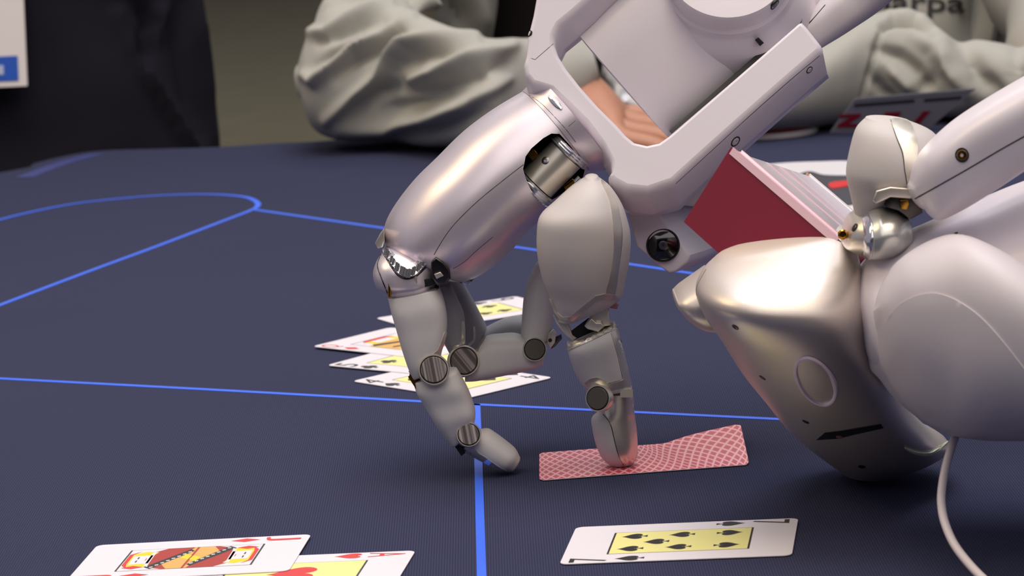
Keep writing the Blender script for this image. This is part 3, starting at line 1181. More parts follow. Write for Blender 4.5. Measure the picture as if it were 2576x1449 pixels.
# --- index finger
kn = loft('index_knuckle', [(962, 634, 1086, 650, 1.345, .014), (946, 660, 1096, 672, 1.343, .0165), (938, 690, 1098, 690, 1.342, .0165), (948, 722, 1096, 708, 1.341, .0155), (974, 742, 1092, 722, 1.341, .013)], PEARL, RA, n=44, e=2.4, cap0=.003, cap1=.001)
patch('knuckle_band', kn, [(963, 628), (985, 666), (1005, 690), (1024, 697), (1046, 690), (1070, 668), (1092, 648), (1082, 644), (1062, 652), (1040, 664), (1018, 664), (1000, 650), (978, 632)], CHROME, kn, .0012, .001)
seam(kn, [(962, 630), (983, 668), (1003, 693), (1024, 701), (1048, 693), (1072, 671), (1090, 652)], kn, .0006, DARKM, name='knuckle_rim')
prism('knuckle_bracket', [(943, 612), (956, 588), (966, 574), (968, 606), (962, 622), (950, 626)], 1.342, 1.36, SATIN, RA, bev=3)
# glittering gear teeth in the band
for i in range(26):
    q = i / 25
    pl = crom([[975, 640], [995, 672], [1016, 686], [1030, 688], [1050, 678], [1068, 662], [1084, 650]], 6)
    p = pl[int(q * (len(pl) - 1))]
    hq, nq = cast(kn, p[0], p[1])
    box_at('gear_tooth', hq + nq * .0014, shiftvec(2.4, 1, 1.33), shiftvec(-2, 9, 1.33), nq * .0005, CHROME, kn, .0002)
seam(kn, [(958, 640), (950, 668), (960, 700), (975, 738)], kn, .0005, DARKM, name='knuckle_side_seam')
prism('hinge_block', [(1084, 660), (1096, 646), (1116, 660), (1132, 680), (1134, 700), (1120, 716), (1100, 718), (1086, 700)], 1.326, 1.35, DARKM, RA, bev=5)
prism('hinge_lever', [(1092, 690), (1108, 684), (1116, 694), (1098, 702)], 1.324, 1.33, SATIN, RA, bev=2)
prism('hinge_clip', [(1012, 702), (1048, 694), (1050, 712), (1036, 728), (1024, 732), (1016, 718)], 1.326, 1.334, SATIN, RA, bev=3)
prism('hinge_gap', [(984, 722), (1086, 698), (1098, 716), (980, 742)], 1.328, 1.345, BLACK, RA, bev=2)
lathe('hinge_peg', P(980, 726, 1.327), shiftvec(0, -1, 1.3), [(mm(5, 1.33), -.0035), (mm(4, 1.33), .001), (mm(5, 1.33), .002), (mm(3, 1.33), .0028)], BRASS, RA, 16)
prism('finger_tendon', [(1150, 700), (1190, 684), (1202, 690), (1180, 716), (1158, 712)], 1.352, 1.37, DARKM, RA, bev=3)
prism('tendon_clip', [(1158, 706), (1176, 702), (1186, 708), (1180, 720), (1164, 714)], 1.35, 1.36, CHROME, RA, bev=2)
i1 = loft('index_first_link', [(976, 747, 1104, 722, 1.338, .0115), (985, 785, 1118, 760, 1.337, .0125), (998, 830, 1125, 808, 1.337, .0125), (1011, 875, 1121, 850, 1.337, .0125), (1026, 920, 1112, 880, 1.337, .012), (1038, 948, 1108, 905, 1.337, .0105)],
          PAD, RA, n=52, e=3.6, cap0=.0006, cap1=.0015)
patch('link_rim', i1, [(974, 742), (1100, 718), (1104, 726), (977, 751)], SATIN, i1, .0003, smooth_poly=False)
patch('side_strip', i1, [(1122, 838), (1114, 864), (1104, 886), (1096, 893), (1090, 890), (1100, 880), (1108, 862), (1117, 836)], SATIN, i1, .0004)
box_at('hinge_shim', P(1042, 952, 1.336), shiftvec(9, 14, 1.33), shiftvec(-4, 3, 1.33), Vector((0, .006, 0)), BRASS, RA, .0003)
i2 = loft('index_middle_link', [(1040, 958, 1150, 930, 1.337, .010), (1048, 985, 1170, 965, 1.337, .0115), (1068, 1018, 1185, 998, 1.338, .0115), (1091, 1056, 1195, 1030, 1.338, .0115), (1112, 1088, 1195, 1052, 1.339, .011), (1136, 1119, 1188, 1074, 1.3395, .0095)],
          PAD, RA, n=52, e=3.6, cap0=.001, cap1=.001)
joint_disc(i2, 1091, 930, 36, 1.3235, BR1, tilt=(.05, -.03))
i3 = loft('index_tip', [(1208, 1083, 1160, 1127, 1.3405, .0085), (1229, 1080, 1182, 1143, 1.340, .0095), (1251, 1093, 1207, 1157, 1.3395, .0098), (1276, 1112, 1233, 1171, 1.339, .0098), (1297, 1130, 1259, 1181, 1.3385, .009), (1307, 1148, 1281, 1186, 1.338, .006)],
          PAD, RA, n=44, e=2.3, cap0=.001, cap1=.0014)
patch('tip_shell', i3, [(1160, 1127), (1182, 1124), (1196, 1130), (1205, 1140), (1222, 1150), (1250, 1170), (1274, 1184), (1258, 1180), (1232, 1170), (1206, 1156), (1180, 1142)], CHROME, i3, .0004)
screw(i3, 1186, 1139, 6, i3, SCREW, False)
joint_disc(i3, 1179, 1093, 29, 1.3275, BR1, tilt=(.05, -.03))
box_at('hinge_shim', P(1157, 1124, 1.339), shiftvec(8, 12, 1.33), shiftvec(-4, 3, 1.33), Vector((0, .005, 0)), DARKM, RA, .0003)

# --- middle finger, curled
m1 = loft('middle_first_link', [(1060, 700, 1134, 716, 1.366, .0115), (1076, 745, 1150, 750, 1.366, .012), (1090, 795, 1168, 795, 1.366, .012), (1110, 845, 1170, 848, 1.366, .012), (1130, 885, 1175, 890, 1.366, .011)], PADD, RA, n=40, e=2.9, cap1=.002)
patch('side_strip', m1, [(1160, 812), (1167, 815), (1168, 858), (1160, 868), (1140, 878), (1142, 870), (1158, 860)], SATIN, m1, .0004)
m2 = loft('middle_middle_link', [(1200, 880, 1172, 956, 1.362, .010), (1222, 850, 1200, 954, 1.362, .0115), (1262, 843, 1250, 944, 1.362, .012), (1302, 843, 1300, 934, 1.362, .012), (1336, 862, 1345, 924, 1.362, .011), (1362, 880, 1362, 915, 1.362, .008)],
          PAD, RA, n=52, e=3.4, cap0=.002, cap1=.001)
patch('side_strip', m2, [(1199, 882), (1212, 858), (1220, 848), (1222, 852), (1208, 876), (1203, 892)], SATIN, m2, .0004)
joint_disc(m2, 1167, 908, 36, 1.3495, BR2, tilt=(.05, -.03))
m3 = loft('middle_tip', [(1310, 852, 1384, 850, 1.364, .0095), (1313, 800, 1392, 798, 1.366, .0105), (1318, 745, 1396, 740, 1.368, .0105), (1330, 700, 1398, 695, 1.370, .0095), (1345, 670, 1396, 662, 1.371, .007)], PAD, RA, n=40, e=2.4, cap0=.002, cap1=.003)
joint_disc(m3, 1345, 879, 28, 1.349, mat('plain_cap', (128, 122, 112), .28, .7), tilt=(.05, -.03))
prism('hinge_lug', [(1380, 838), (1392, 826), (1400, 838), (1396, 862), (1384, 878), (1376, 866)], 1.355, 1.366, SATIN, RA, bev=3)
lathe('lug_hole', P(1384, 856, 1.3548), (O - P(1384, 856, 1.355)), [(mm(5, 1.35), -.001), (mm(5, 1.35), .0003), (mm(3, 1.35), .0003)], BLACK, RA, 18)
prism('hinge_tail', [(1396, 848), (1412, 840), (1414, 852), (1396, 872), (1386, 878)], 1.358, 1.368, DARKM, RA, bev=2)
# --- ring finger behind
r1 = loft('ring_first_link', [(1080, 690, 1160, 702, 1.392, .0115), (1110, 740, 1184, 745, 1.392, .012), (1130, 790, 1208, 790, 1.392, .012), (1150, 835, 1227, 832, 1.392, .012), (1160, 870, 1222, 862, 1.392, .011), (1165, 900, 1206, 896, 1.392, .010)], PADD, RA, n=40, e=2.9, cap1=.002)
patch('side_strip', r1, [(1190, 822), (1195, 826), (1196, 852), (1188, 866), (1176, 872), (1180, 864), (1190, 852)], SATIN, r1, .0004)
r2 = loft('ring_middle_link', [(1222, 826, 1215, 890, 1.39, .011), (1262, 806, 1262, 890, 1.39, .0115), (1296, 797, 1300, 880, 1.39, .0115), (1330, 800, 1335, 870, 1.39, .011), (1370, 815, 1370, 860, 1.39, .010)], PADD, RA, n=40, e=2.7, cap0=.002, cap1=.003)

# ================================================================== CARD-HOLDING ROBOT HAND
RB = thing('robot_hand', T(2200, 1240), 'white robot hand at right hovering over the table with a ring mark and cable', 'robot hand')
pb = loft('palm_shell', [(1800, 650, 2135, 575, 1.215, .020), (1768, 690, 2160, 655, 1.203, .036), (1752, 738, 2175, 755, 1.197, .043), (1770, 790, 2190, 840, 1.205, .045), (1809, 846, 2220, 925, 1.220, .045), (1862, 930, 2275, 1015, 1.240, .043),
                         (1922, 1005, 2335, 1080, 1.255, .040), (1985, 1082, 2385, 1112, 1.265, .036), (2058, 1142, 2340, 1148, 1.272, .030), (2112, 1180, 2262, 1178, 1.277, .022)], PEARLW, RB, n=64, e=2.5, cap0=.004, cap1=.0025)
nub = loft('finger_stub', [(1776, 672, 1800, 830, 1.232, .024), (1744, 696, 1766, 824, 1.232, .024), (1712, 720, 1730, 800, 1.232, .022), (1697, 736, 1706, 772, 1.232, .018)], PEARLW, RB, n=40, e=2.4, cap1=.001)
seam(pb, [(1776, 678), (1754, 720), (1753, 750), (1764, 784), (1790, 820)], pb, .0003)
for x, y in ((1850, 823), (1918, 950), (2027, 1061), (2168, 1174)):
    screw(pb, x, y, 8, pb, DARKM, True)
# oval ring mark
hc, nc = cast(pb, 2052, 958)
ring = []
for i in range(56):
    a = 2 * math.pi * i / 56
    rx, ry, th_ = 40, 66, math.radians(-35)
    x, y = rx * math.cos(a), ry * math.sin(a)
    ring.append((2052 + x * math.cos(th_) - y * math.sin(th_), 958 + x * math.sin(th_) + y * math.cos(th_)))
rp = [cast(pb, *q) for q in ring]
vs, fs = [], []
cen = sum((q[0] for q in rp), Vector()) / len(rp)
for q, nq in rp:
    d = (q - cen).normalized()
    for w, hh in ((-.0011, .0), (-.0005, .0009), (.0005, .0009), (.0011, .0)):
        vs.append(q + d * w + nq * hh)
for i in range(56):
    j = (i + 1) % 56
    for k in range(3):
        fs.append((i * 4 + k, j * 4 + k, j * 4 + k + 1, i * 4 + k + 1))
mesh_obj('ring_mark', vs, fs, mat('glossy_lilac_ring', (252, 232, 246), .3, 0, .3), pb, True, 50)
patch('slot', pb, [(2054, 1106), (2075, 1088), (2120, 1082), (2216, 1066), (2222, 1076), (2150, 1092), (2110, 1102), (2080, 1104)], BLACK, pb, .0003, smooth_poly=False)
lathe('slot_lip', cast(pb, 2112, 1098)[0], cast(pb, 2112, 1098)[1], [(.0014, -.001), (.0014, .0004), (.0008, .0005)], mat('mauve_plastic', (150, 104, 112), .4, .3), pb, 16)
# pale green crescent plate in the gap at the wrist
cres = [(2275, 1124), (2300, 1133), (2330, 1137), (2360, 1128), (2385, 1108), (2394, 1097), (2378, 1118), (2352, 1136), (2325, 1143), (2298, 1138)]
patch('wrist_crescent_plate', pb, cres, mat('pale_green_plastic', (226, 232, 196), .4), pb, .0008, smooth_poly=True, step=4)
# wrist and forearm shells
wb = loft('wrist_sleeve', [(2150, 725, 2152, 800, 1.190, .020), (2166, 694, 2172, 880, 1.185, .034), (2200, 652, 2210, 940, 1.18, .042), (2262, 604, 2272, 1015, 1.175, .048), (2340, 570, 2345, 1070, 1.17, .052), (2450, 522, 2450, 1092, 1.165, .056),
                           (2600, 460, 2600, 1096, 1.155, .058), (2800, 400, 2800, 1120, 1.145, .06), (3400, 260, 3400, 1150, 1.12, .062), (4400, 100, 4400, 1150, 1.08, .062)], WHITE, RB, n=64, e=2.3, cap0=.003)
wa = loft('forearm_shell', [(2186, 800, 2190, 860, 1.165, .030), (2200, 752, 2208, 920, 1.158, .040), (2226, 702, 2234, 955, 1.15, .045), (2262, 654, 2276, 1012, 1.145, .05), (2335, 606, 2342, 1068, 1.138, .054),
                            (2405, 592, 2405, 1098, 1.13, .056), (2490, 626, 2490, 1103, 1.122, .056), (2590, 690, 2590, 1106, 1.118, .055), (2740, 790, 2740, 1100, 1.122, .045), (2860, 880, 2860, 1060, 1.126, .03)], WHITE2, RB, n=64, e=2.5, cap0=.002, cap1=.012, skew=(0, -80))
screw(wb, 2404, 588, 7, wb, DARKM, False)
# raised round motor cover on the forearm
mc = [(2215, 900), (2222, 830), (2262, 770), (2318, 742), (2375, 742), (2440, 775), (2500, 830), (2576, 925), (2640, 1010), (2560, 1080), (2440, 1085), (2340, 1060), (2262, 990)]
patch('motor_cover', wa, mc, WHITE2, wa, .0005, .001, step=14)
# upper finger shell
f2 = loft('finger_shell', [(2291, 462, 2322, 522, 1.150, .011), (2306, 415, 2352, 549, 1.145, .016), (2334, 372, 2412, 524, 1.14, .018), (2402, 309, 2494, 474, 1.135, .019), (2492, 250, 2580, 416, 1.13, .020), (2620, 176, 2700, 340, 1.125, .021), (2760, 90, 2840, 250, 1.12, .021), (3050, -60, 3120, 90, 1.11, .021)], WHITE, RB, n=48, e=3.2, cap0=.004)
seam(f2, [(2302, 500), (2354, 471), (2437, 424), (2520, 375), (2590, 336)], f2, .0004)
screw(f2, 2420, 390, 15, f2, BRASS, True)
# thumb of the second hand
tt = loft('thumb_tip', [(2178, 298, 2290, 305, 1.185, .012), (2155, 325, 2345, 330, 1.183, .019), (2141, 370, 2375, 372, 1.181, .022), (2131, 420, 2380, 420, 1.18, .023), (2131, 450, 2360, 452, 1.18, .022), (2138, 482, 2330, 490, 1.181, .018), (2146, 518, 2270, 515, 1.182, .013), (2152, 550, 2210, 545, 1.184, .009)], PADL, RB, n=48, e=2.2, cap0=.0015, cap1=.003)
patch('edge_strip', tt, [(2243, 302), (2284, 307), (2301, 336), (2308, 369), (2305, 405), (2293, 447), (2286, 470), (2277, 430), (2272, 386), (2256, 344)], SATIN, tt, .0005)
seam(tt, [(2240, 300), (2254, 344), (2270, 386), (2276, 430), (2282, 465)], tt, .00025)
prism('thumb_hinge_plate', [(2204, 480), (2240, 470), (2290, 474), (2310, 490), (2290, 500), (2240, 496), (2222, 505), (2205, 512), (2196, 505)], 1.155, 1.18, SATIN, RB, bev=4)
prism('thumb_hinge_motor', [(2226, 504), (2240, 494), (2305, 500), (2320, 512), (2322, 535), (2290, 552), (2260, 530), (2222, 518)], 1.158, 1.185, DARKM, RB, bev=3)
prism('brass_sleeve', [(2264, 504), (2284, 502), (2288, 512), (2282, 528), (2266, 526)], 1.1565, 1.165, BRASS, RB, bev=2)
# ball joint
bj = loft('thumb_ball_housing', [(2122, 602, 2120, 612, 1.19, .006), (2134, 548, 2128, 625, 1.187, .014), (2160, 528, 2160, 640, 1.185, .018), (2190, 517, 2190, 650, 1.184, .020), (2208, 514, 2208, 650, 1.184, .020)], SATIN, RB, n=44, e=2.1)
screw(bj, 2150, 572, 9, bj, DARKM, True)
br_ = loft('bead_ring', [(2166, 548, 2164, 640, 1.176, .0175), (2176, 532, 2176, 650, 1.176, .019), (2186, 526, 2188, 650, 1.176, .019)], CHROME, RB, n=44, e=2.1)
dome = loft('ball_dome', [(2184, 530, 2184, 650, 1.172, .0185), (2210, 518, 2210, 650, 1.171, .019), (2250, 520, 2250, 645, 1.171, .018), (2280, 545, 2280, 630, 1.171, .012)], mat('silver_lens', (214, 213, 208), .3, .7), RB, n=44, e=2.0, cap1=.002)
lathe('brass_ring', P(2120, 590, 1.18), (O - P(2120, 590, 1.18)), [(mm(13, 1.18), -.003), (mm(13, 1.18), .001), (mm(9, 1.18), .0015), (mm(7, 1.18), .0002)], BRASS, RB, 24)

# ------------------------------------------------------------------ deck held by the second hand
YD = 1.245


def pv(x, y, z):
    """image-plane px + depth px (towards the viewer) at the deck distance, as a world vector"""
    return (R3 @ Vector((x, -y, z))) * (YD / F)


A = P(1840, 385, YD)
e1 = pv(190, 185, 210.6) * 1.25
e2 = pv(-105, 170, -54.6)
e3 = pv(215, 55, -242.3)
deck = thing('card_deck', A + e1 * .8 + e2 + e3 * .5, 'glossy red and white deck of cards held in the right robot hand', 'card deck')
RED = mat('glossy_red_case', (128, 22, 42), .14, 0, .6, 20, .03)
PINK = mat('pink_case_edge', (236, 196, 208), .3, 0, .3, 90, .05)
WTOP = mat('white_case_face', (206, 198, 206), .28, 0, .4, 20, .03)
box_at('case_body', A + (e1 + e2 + e3) * .5, e1 * .5, e2 * .5, e3 * .5, RED, deck, .0018)
n2 = -e2.normalized()
box_at('case_edge', A + e1 * .5 + e3 * .045 - e2 * .028, e1 * .497, e2 * .03, e3 * .055, PINK, deck, .0006)
box_at('case_lid', A + e1 * .5 + e3 * .555 - e2 * .018, e1 * .485, e2 * .03, e3 * .435, WTOP, deck, .0008)
for q, w in ((.40, .012), (.58, .02), (.72, .008)):
    box_at('lid_stripe', A + e1 * .5 + e3 * q - e2 * .0492, e1 * .470, e2 * .002, e3 * w, PINK, deck, .0)

# ------------------------------------------------------------------ cable
cab = crom([list(p) for p in [(2430, 1040, 1.14), (2408, 1085, 1.14), (2392, 1130, 1.135), (2378, 1180, 1.13), (2370, 1225, 1.125), (2368, 1265, 1.12), (2376, 1312, 1.11), (2398, 1365, 1.10), (2432, 1412, 1.088), (2478, 1460, 1.07), (2560, 1530, 1.045), (2680, 1590, 1.02)]], 6)
pts = [P(*p) for p in cab]
for p in pts:
    p.z = max(p.z, .0035)
co = tube_pts('cable', pts, mm(11.5, 1.1), mat('white_cable_jacket', (222, 210, 212), .42, 0, 0, 40, .02), None, 16)
tag(co, 'white cable hanging from the right robot hand down to the table', 'cable')

# ================================================================== PEOPLE AND THINGS BEHIND
CLOTH = mat('light_grey_jacket_cloth', (176, 174, 166), 0.9, 0, 0, 12, .04, .25, 1400, spec=.2)
CLOTHD = mat('black_undershirt', (34, 30, 30), 0.9, 0, 0, 12, .06, .2, 1400, spec=.2)
SKIN = mat('skin', (188, 132, 106), 0.5, 0, 0, 25, .05, .1, 900)
NAVY = mat('navy_jacket_cloth', (34, 32, 42), 0.92, 0, 0, 10, .08, .25, 1200, spec=.15)


def seg_d(p, a, b):
    ax, ay = a
    bx, by = b
    dx, dy = bx - ax, by - ay
    t = max(0, min(1, ((p[0] - ax) * dx + (p[1] - ay) * dy) / (dx * dx + dy * dy + 1e-9)))
    return math.hypot(p[0] - ax - t * dx, p[1] - ay - t * dy), t


def folds(lines, wob=0.0):
    """lines: (polyline px, amplitude m, width px). ridges (+) and valleys (-)"""
    def f(co):
        p = pix(co)
        v = 0
        for pl, amp, w in lines:
            best = 1e9
            bt = 0
            k = len(pl) - 1
            for i in range(k):
                d, t = seg_d(p, pl[i], pl[i + 1])
                if d < best:
                    best, bt = d, (i + t) / k
            tap = min(1, 0.35 + 2.2 * min(bt, 1 - bt))
            v += amp * tap * math.exp(-(best / w) ** 2)
        if wob:
            v += wob * noise.noise(co * 14)
        return v
    return f


def skin_body(name, joints, edges, m, parent, root=0, sub=2):
    me = bpy.data.meshes.new(name)
    me.from_pydata([tuple(j[0]) for j in joints], edges, [])
    o = bpy.data.objects.new(name, me)
    COL.objects.link(o)
    o.modifiers.new('s', 'SKIN')
    for i, j in enumerate(joints):
        sv = me.skin_vertices[0].data[i]
        sv.radius = (j[1], j[2] if len(j) > 2 else j[1])
        sv.use_root = (i == root)
    ss = o.modifiers.new('u', 'SUBSURF')
    ss.levels = sub
    ss.render_levels = sub
    dg = bpy.context.evaluated_depsgraph_get()
    me2 = bpy.data.meshes.new_from_object(o.evaluated_get(dg))
    bpy.data.objects.remove(o)
    me2.name = name
    me2.polygons.foreach_set('use_smooth', [True] * len(me2.polygons))
    me2.materials.clear()
    me2.materials.append(m)
    o2 = bpy.data.objects.new(name, me2)
    COL.objects.link(o2)
    return attach(o2, parent)


def body(parent, pelvis, chest, neck, shl, ell, wrl, hl, shr, elr, wrr, hr, hand_scale=1.0):
    J, E = [], []

    def add(p, r, prev=None, r2=None):
        J.append((Vector(p), r, r2 or r))
        if prev is not None:
            E.append((prev, len(J) - 1))
        return len(J) - 1
    a = add(pelvis, .12)
    b = add((Vector(pelvis) + Vector(chest)) / 2, .09, a)
    c = add(chest, .075, b)
    d = add(neck, .055, c)
    for sh, el, wr, (kn, dirv, side) in ((shl, ell, wrl, hl), (shr, elr, wrr, hr)):
        s = add(sh, .034, c)
        e = add(el, .024, s)
        w = add(wr, .025, e)
        kn = Vector(kn)
        wv = Vector(wr)
        dv = (kn - wv).normalized()
        sd = Vector(side).normalized()
        pm = add(wv.lerp(kn, .55), .024, w)
        f0 = Vector(dirv).normalized()
        dn = Vector((0, 0, -1))
        for k, (off, L) in enumerate(((-.030, .072), (-.010, .082), (.010, .076), (.030, .058))):
            b0 = add(kn + sd * off, .0095, pm)
            b1 = add(kn + sd * off * 1.05 + f0 * L * .42 + dn * .002, .0085, b0)
            b2 = add(kn + sd * off * 1.08 + f0 * L * .72 + dn * .010, .0078, b1)
            add(kn + sd * off * 1.08 + f0 * L * .95 + dn * .020, .0068, b2)
        t0 = add(wv.lerp(kn, .35) - sd * .030, .012, pm)
        t1 = add(wv.lerp(kn, .75) - sd * .046, .0098, t0)
        add(wv.lerp(kn, 1.05) - sd * .050 + dn * .006, .0082, t1)
    return skin_body('body', J, E, SKIN, parent, 0, 2)


PG = thing('person', (0.12, 2.9, FLOORZ), 'person in a light grey jacket leaning both forearms on the table', 'person')
def tb(st, lift=.004):
    """rest a loft on the table: depth of each station from where its lower edge meets the table top"""
    return [(a, b, c, d, T(c, d, lift).y if Y is None else Y, t) for a, b, c, d, Y, t in st]


elL, wrL = P(890, 215, 2.60), P(1440, 205, 2.55)
elR, wrR = P(2740, 208, 2.53), P(2150, 178, 2.512)
shL, shR = P(1215, -540, 2.93), P(2530, -540, 2.93)
knL = P(1560, 318, 2.49)
knR = P(2020, 205, 2.47)
body(PG, P(1780, 900, 3.02), P(1780, -200, 3.02), P(1780, -760, 3.0), shL, elL, wrL, (knL, (.80, -.25, -.10), (.15, .95, .22)), shR, elR, wrR, (knR, (-1, .1, .05), (0, -.75, .1)))

slL = loft('sleeve', tb([(752, 165, 766, 246, 2.60, .036), (772, 92, 788, 318, 2.60, .05), (822, 24, 836, 346, 2.595, .058), (900, 8, 904, 352, 2.59, .06), (980, 12, 984, 357, None, .06), (1040, 36, 1044, 363, None, .058),
                      (1104, 62, 1108, 369, None, .055), (1181, 90, 1184, 372, None, .052), (1250, 98, 1256, 368, None, .048), (1330, 96, 1352, 345, 2.545, .045), (1420, 92, 1462, 268, 2.545, .040), (1486, 108, 1508, 205, 2.55, .034)]),
           CLOTH, PG, n=170, e=2.2, sub=16, cap0=.004, keep=False, sharp=80,
           disp=folds([([(784, 81), (824, 84), (874, 53), (936, 28), (980, 16)], .012, 15), ([(800, 105), (850, 85), (900, 62), (960, 52)], -.010, 13),
                       ([(770, 190), (793, 202), (840, 161), (880, 124), (964, 96), (1035, 53)], .014, 14), ([(800, 165), (850, 130), (910, 90)], -.008, 12), ([(850, 195), (900, 150), (960, 120), (1010, 85)], -.010, 16),
                       ([(824, 298), (886, 242), (948, 193), (995, 140), (1026, 112), (1104, 102), (1197, 96)], .014, 15), ([(1000, 170), (1060, 140), (1150, 130)], -.009, 20), ([(860, 310), (930, 250), (1000, 210)], -.009, 22),
                       ([(1030, 204), (1104, 186), (1166, 155), (1290, 118)], .012, 14), ([(1020, 232), (1100, 222), (1180, 195), (1280, 160)], -.010, 18),
                       ([(855, 325), (980, 317), (1073, 298), (1166, 264), (1275, 199)], .011, 16), ([(960, 280), (1050, 262), (1130, 240), (1220, 200)], -.009, 20), ([(1000, 345), (1100, 330), (1220, 280)], -.007, 18)], .004))
loft('upper_sleeve', [(790, 70, 1050, 110, 2.61, .05), (812, 0, 1090, 20, 2.66, .058), (860, -120, 1160, -90, 2.74, .065), (960, -320, 1250, -270, 2.82, .068), (1060, -520, 1330, -430, 2.90, .07), (1150, -640, 1400, -520, 2.94, .06)],
     CLOTH, PG, n=80, e=2.2, sub=7, cap1=.03, keep=False, sharp=80,
     disp=folds([([(830, 20), (920, -5), (1000, 0), (1060, 30)], .010, 16), ([(850, 45), (930, 20), (1000, 25)], -.008, 12), ([(1000, -20), (1060, 20), (1110, 60)], -.010, 18), ([(1030, -30), (1100, 20), (1180, 75)], .010, 18)], .006))
slR = loft('sleeve', tb([(1880, 140, 1860, 326, 2.46, .044), (1985, 130, 1950, 326, 2.465, .046), (2066, 106, 2018, 324, 2.475, .048), (2120, 74, 2082, 312, 2.485, .046), (2175, 42, 2140, 302, None, .042), (2236, 28, 2200, 296, None, .044), (2294, 34, 2288, 292, None, .045), (2346, 54, 2350, 290, None, .045), (2400, 92, 2410, 290, None, .045),
                      (2464, 100, 2475, 288, None, .045), (2576, 120, 2592, 288, None, .05), (2720, 100, 2760, 290, None, .06), (2850, 130, 2870, 270, 2.50, .04)]),
           CLOTH, PG, n=160, e=2.3, sub=14, cap1=.02, keep=False, sharp=80,
           disp=folds([([(2226, 60), (2212, 90), (2199, 140), (2183, 200), (2168, 250)], -.006, 7), ([(2222, 62), (2250, 48), (2300, 50), (2345, 66)], -.016, 11), ([(2235, 34), (2300, 38), (2350, 56)], .006, 10),
                       ([(2206, 122), (2260, 140), (2300, 175), (2330, 215)], -.010, 16), ([(2230, 165), (2270, 200), (2310, 235)], .008, 16), ([(2195, 190), (2220, 230), (2250, 260)], -.008, 14), ([(2345, 200), (2310, 235)], -.007, 18),
                       ([(2370, 110), (2390, 170), (2430, 230)], .009, 18), ([(2420, 110), (2460, 190), (2520, 250)], -.010, 24), ([(2300, 90), (2350, 120), (2370, 170)], .006, 20), ([(2560, 130), (2555, 190), (2570, 240)], -.008, 20)], .004))
ql = [elR.lerp(shR, i / 14) for i in range(-1, 15)]
tube_pts('upper_sleeve', ql, [.040] + [.056 + .008 * math.sin(i * 1.7) + .0012 * i for i in range(15)], CLOTH, PG, 40)
mid = (shL + shR) / 2 + Vector((0, .04, .05))
ql = [Vector(v) for v in crom([list(shL + Vector((-.03, 0, -.04))), list(shL), list(mid), list(shR), list(shR + Vector((.03, 0, -.04)))], 8)]
tube_pts('jacket_shoulders', ql, [.055 + .035 * math.sin(math.pi * i / (len(ql) - 1)) for i in range(len(ql))], CLOTH, PG, 40)
# undershirt and open jacket panels
loft('shirt', [(1180, -760, 2300, -760, 3.02, .06), (1100, -500, 2420, -500, 3.02, .10), (1150, -200, 2400, -200, 3.02, .12), (1180, 60, 2380, 60, 3.02, .12), (1200, 330, 2360, 330, 3.02, .12), (1200, 700, 2360, 700, 3.02, .12), (1150, 1100, 2400, 1100, 3.02, .14)], CLOTHD, PG, n=60, e=2.6, sub=5, cap0=.03, keep=False)
jk1 = loft('jacket_front', [(1080, -640, 1420, -640, 2.98, .08), (1000, -400, 1300, -400, 2.965, .10), (985, -150, 1262, -150, 2.955, .11), (990, 0, 1245, 0, 2.95, .11), (1010, 110, 1238, 110, 2.95, .11), (1010, 400, 1260, 400, 2.95, .11), (1000, 900, 1320, 900, 2.95, .12)], CLOTH, PG, n=70, e=3, sub=7, cap0=.02, keep=False,
           disp=folds([([(1050, -40), (1090, 20), (1130, 80)], .012, 18), ([(1110, -40), (1140, 20), (1170, 75)], -.010, 16), ([(1170, -60), (1200, 20), (1215, 90)], .010, 18)], .008))
jk2 = loft('jacket_front', [(2150, -640, 2480, -640, 2.98, .08), (2180, -400, 2600, -400, 2.965, .10), (2190, -150, 2600, -150, 2.955, .11), (2190, 0, 2580, 0, 2.95, .11), (2190, 110, 2570, 110, 2.95, .11), (2190, 400, 2560, 400, 2.95, .11), (2180, 900, 2560, 900, 2.95, .12)], CLOTH, PG, n=90, e=3, sub=7, cap0=.02, keep=True,
           disp=folds([([(2470, -100), (2462, 0), (2440, 110)], -.016, 16), ([(2505, -100), (2500, 0), (2490, 110)], .014, 18), ([(2545, -60), (2530, 30), (2515, 120)], -.02, 14)], .004))


def logo(target, parent, txt, x0, y0, x1, y1, hgt, m):
    """text laid on the jacket, following the cloth"""
    cu = bpy.data.curves.new('logo', 'FONT')
    cu.body = txt
    cu.resolution_u = 4
    cu.offset = 0.012
    tmp = bpy.data.objects.new('logo', cu)
    COL.objects.link(tmp)
    dg = bpy.context.evaluated_depsgraph_get()
    me = bpy.data.meshes.new_from_object(tmp.evaluated_get(dg))
    bpy.data.objects.remove(tmp)
    xs = [v.co.x for v in me.vertices]
    W = max(xs) - min(xs)
    d = Vector((x1 - x0, y1 - y0))
    u = d / d.length
    w = Vector((u.y, -u.x))
    for v in me.vertices:
        q = Vector((x0, y0)) + u * ((v.co.x - min(xs)) / W * d.length) + w * (v.co.y * hgt)
        h_, n_ = cast(target, q.x, q.y)
        v.co = h_ + n_ * .0015
    me.name = 'logo_print'
    me.materials.clear()
    me.materials.append(m)
    o = bpy.data.objects.new('logo_print', me)
    COL.objects.link(o)
    return attach(o, parent)


INK = mat('dark_grey_print', (52, 50, 52), .7, 0, 0, 10, .02)
logo(jk2, jk2, 'Sharpa', 2150, 24, 2424, 30, 68, INK)

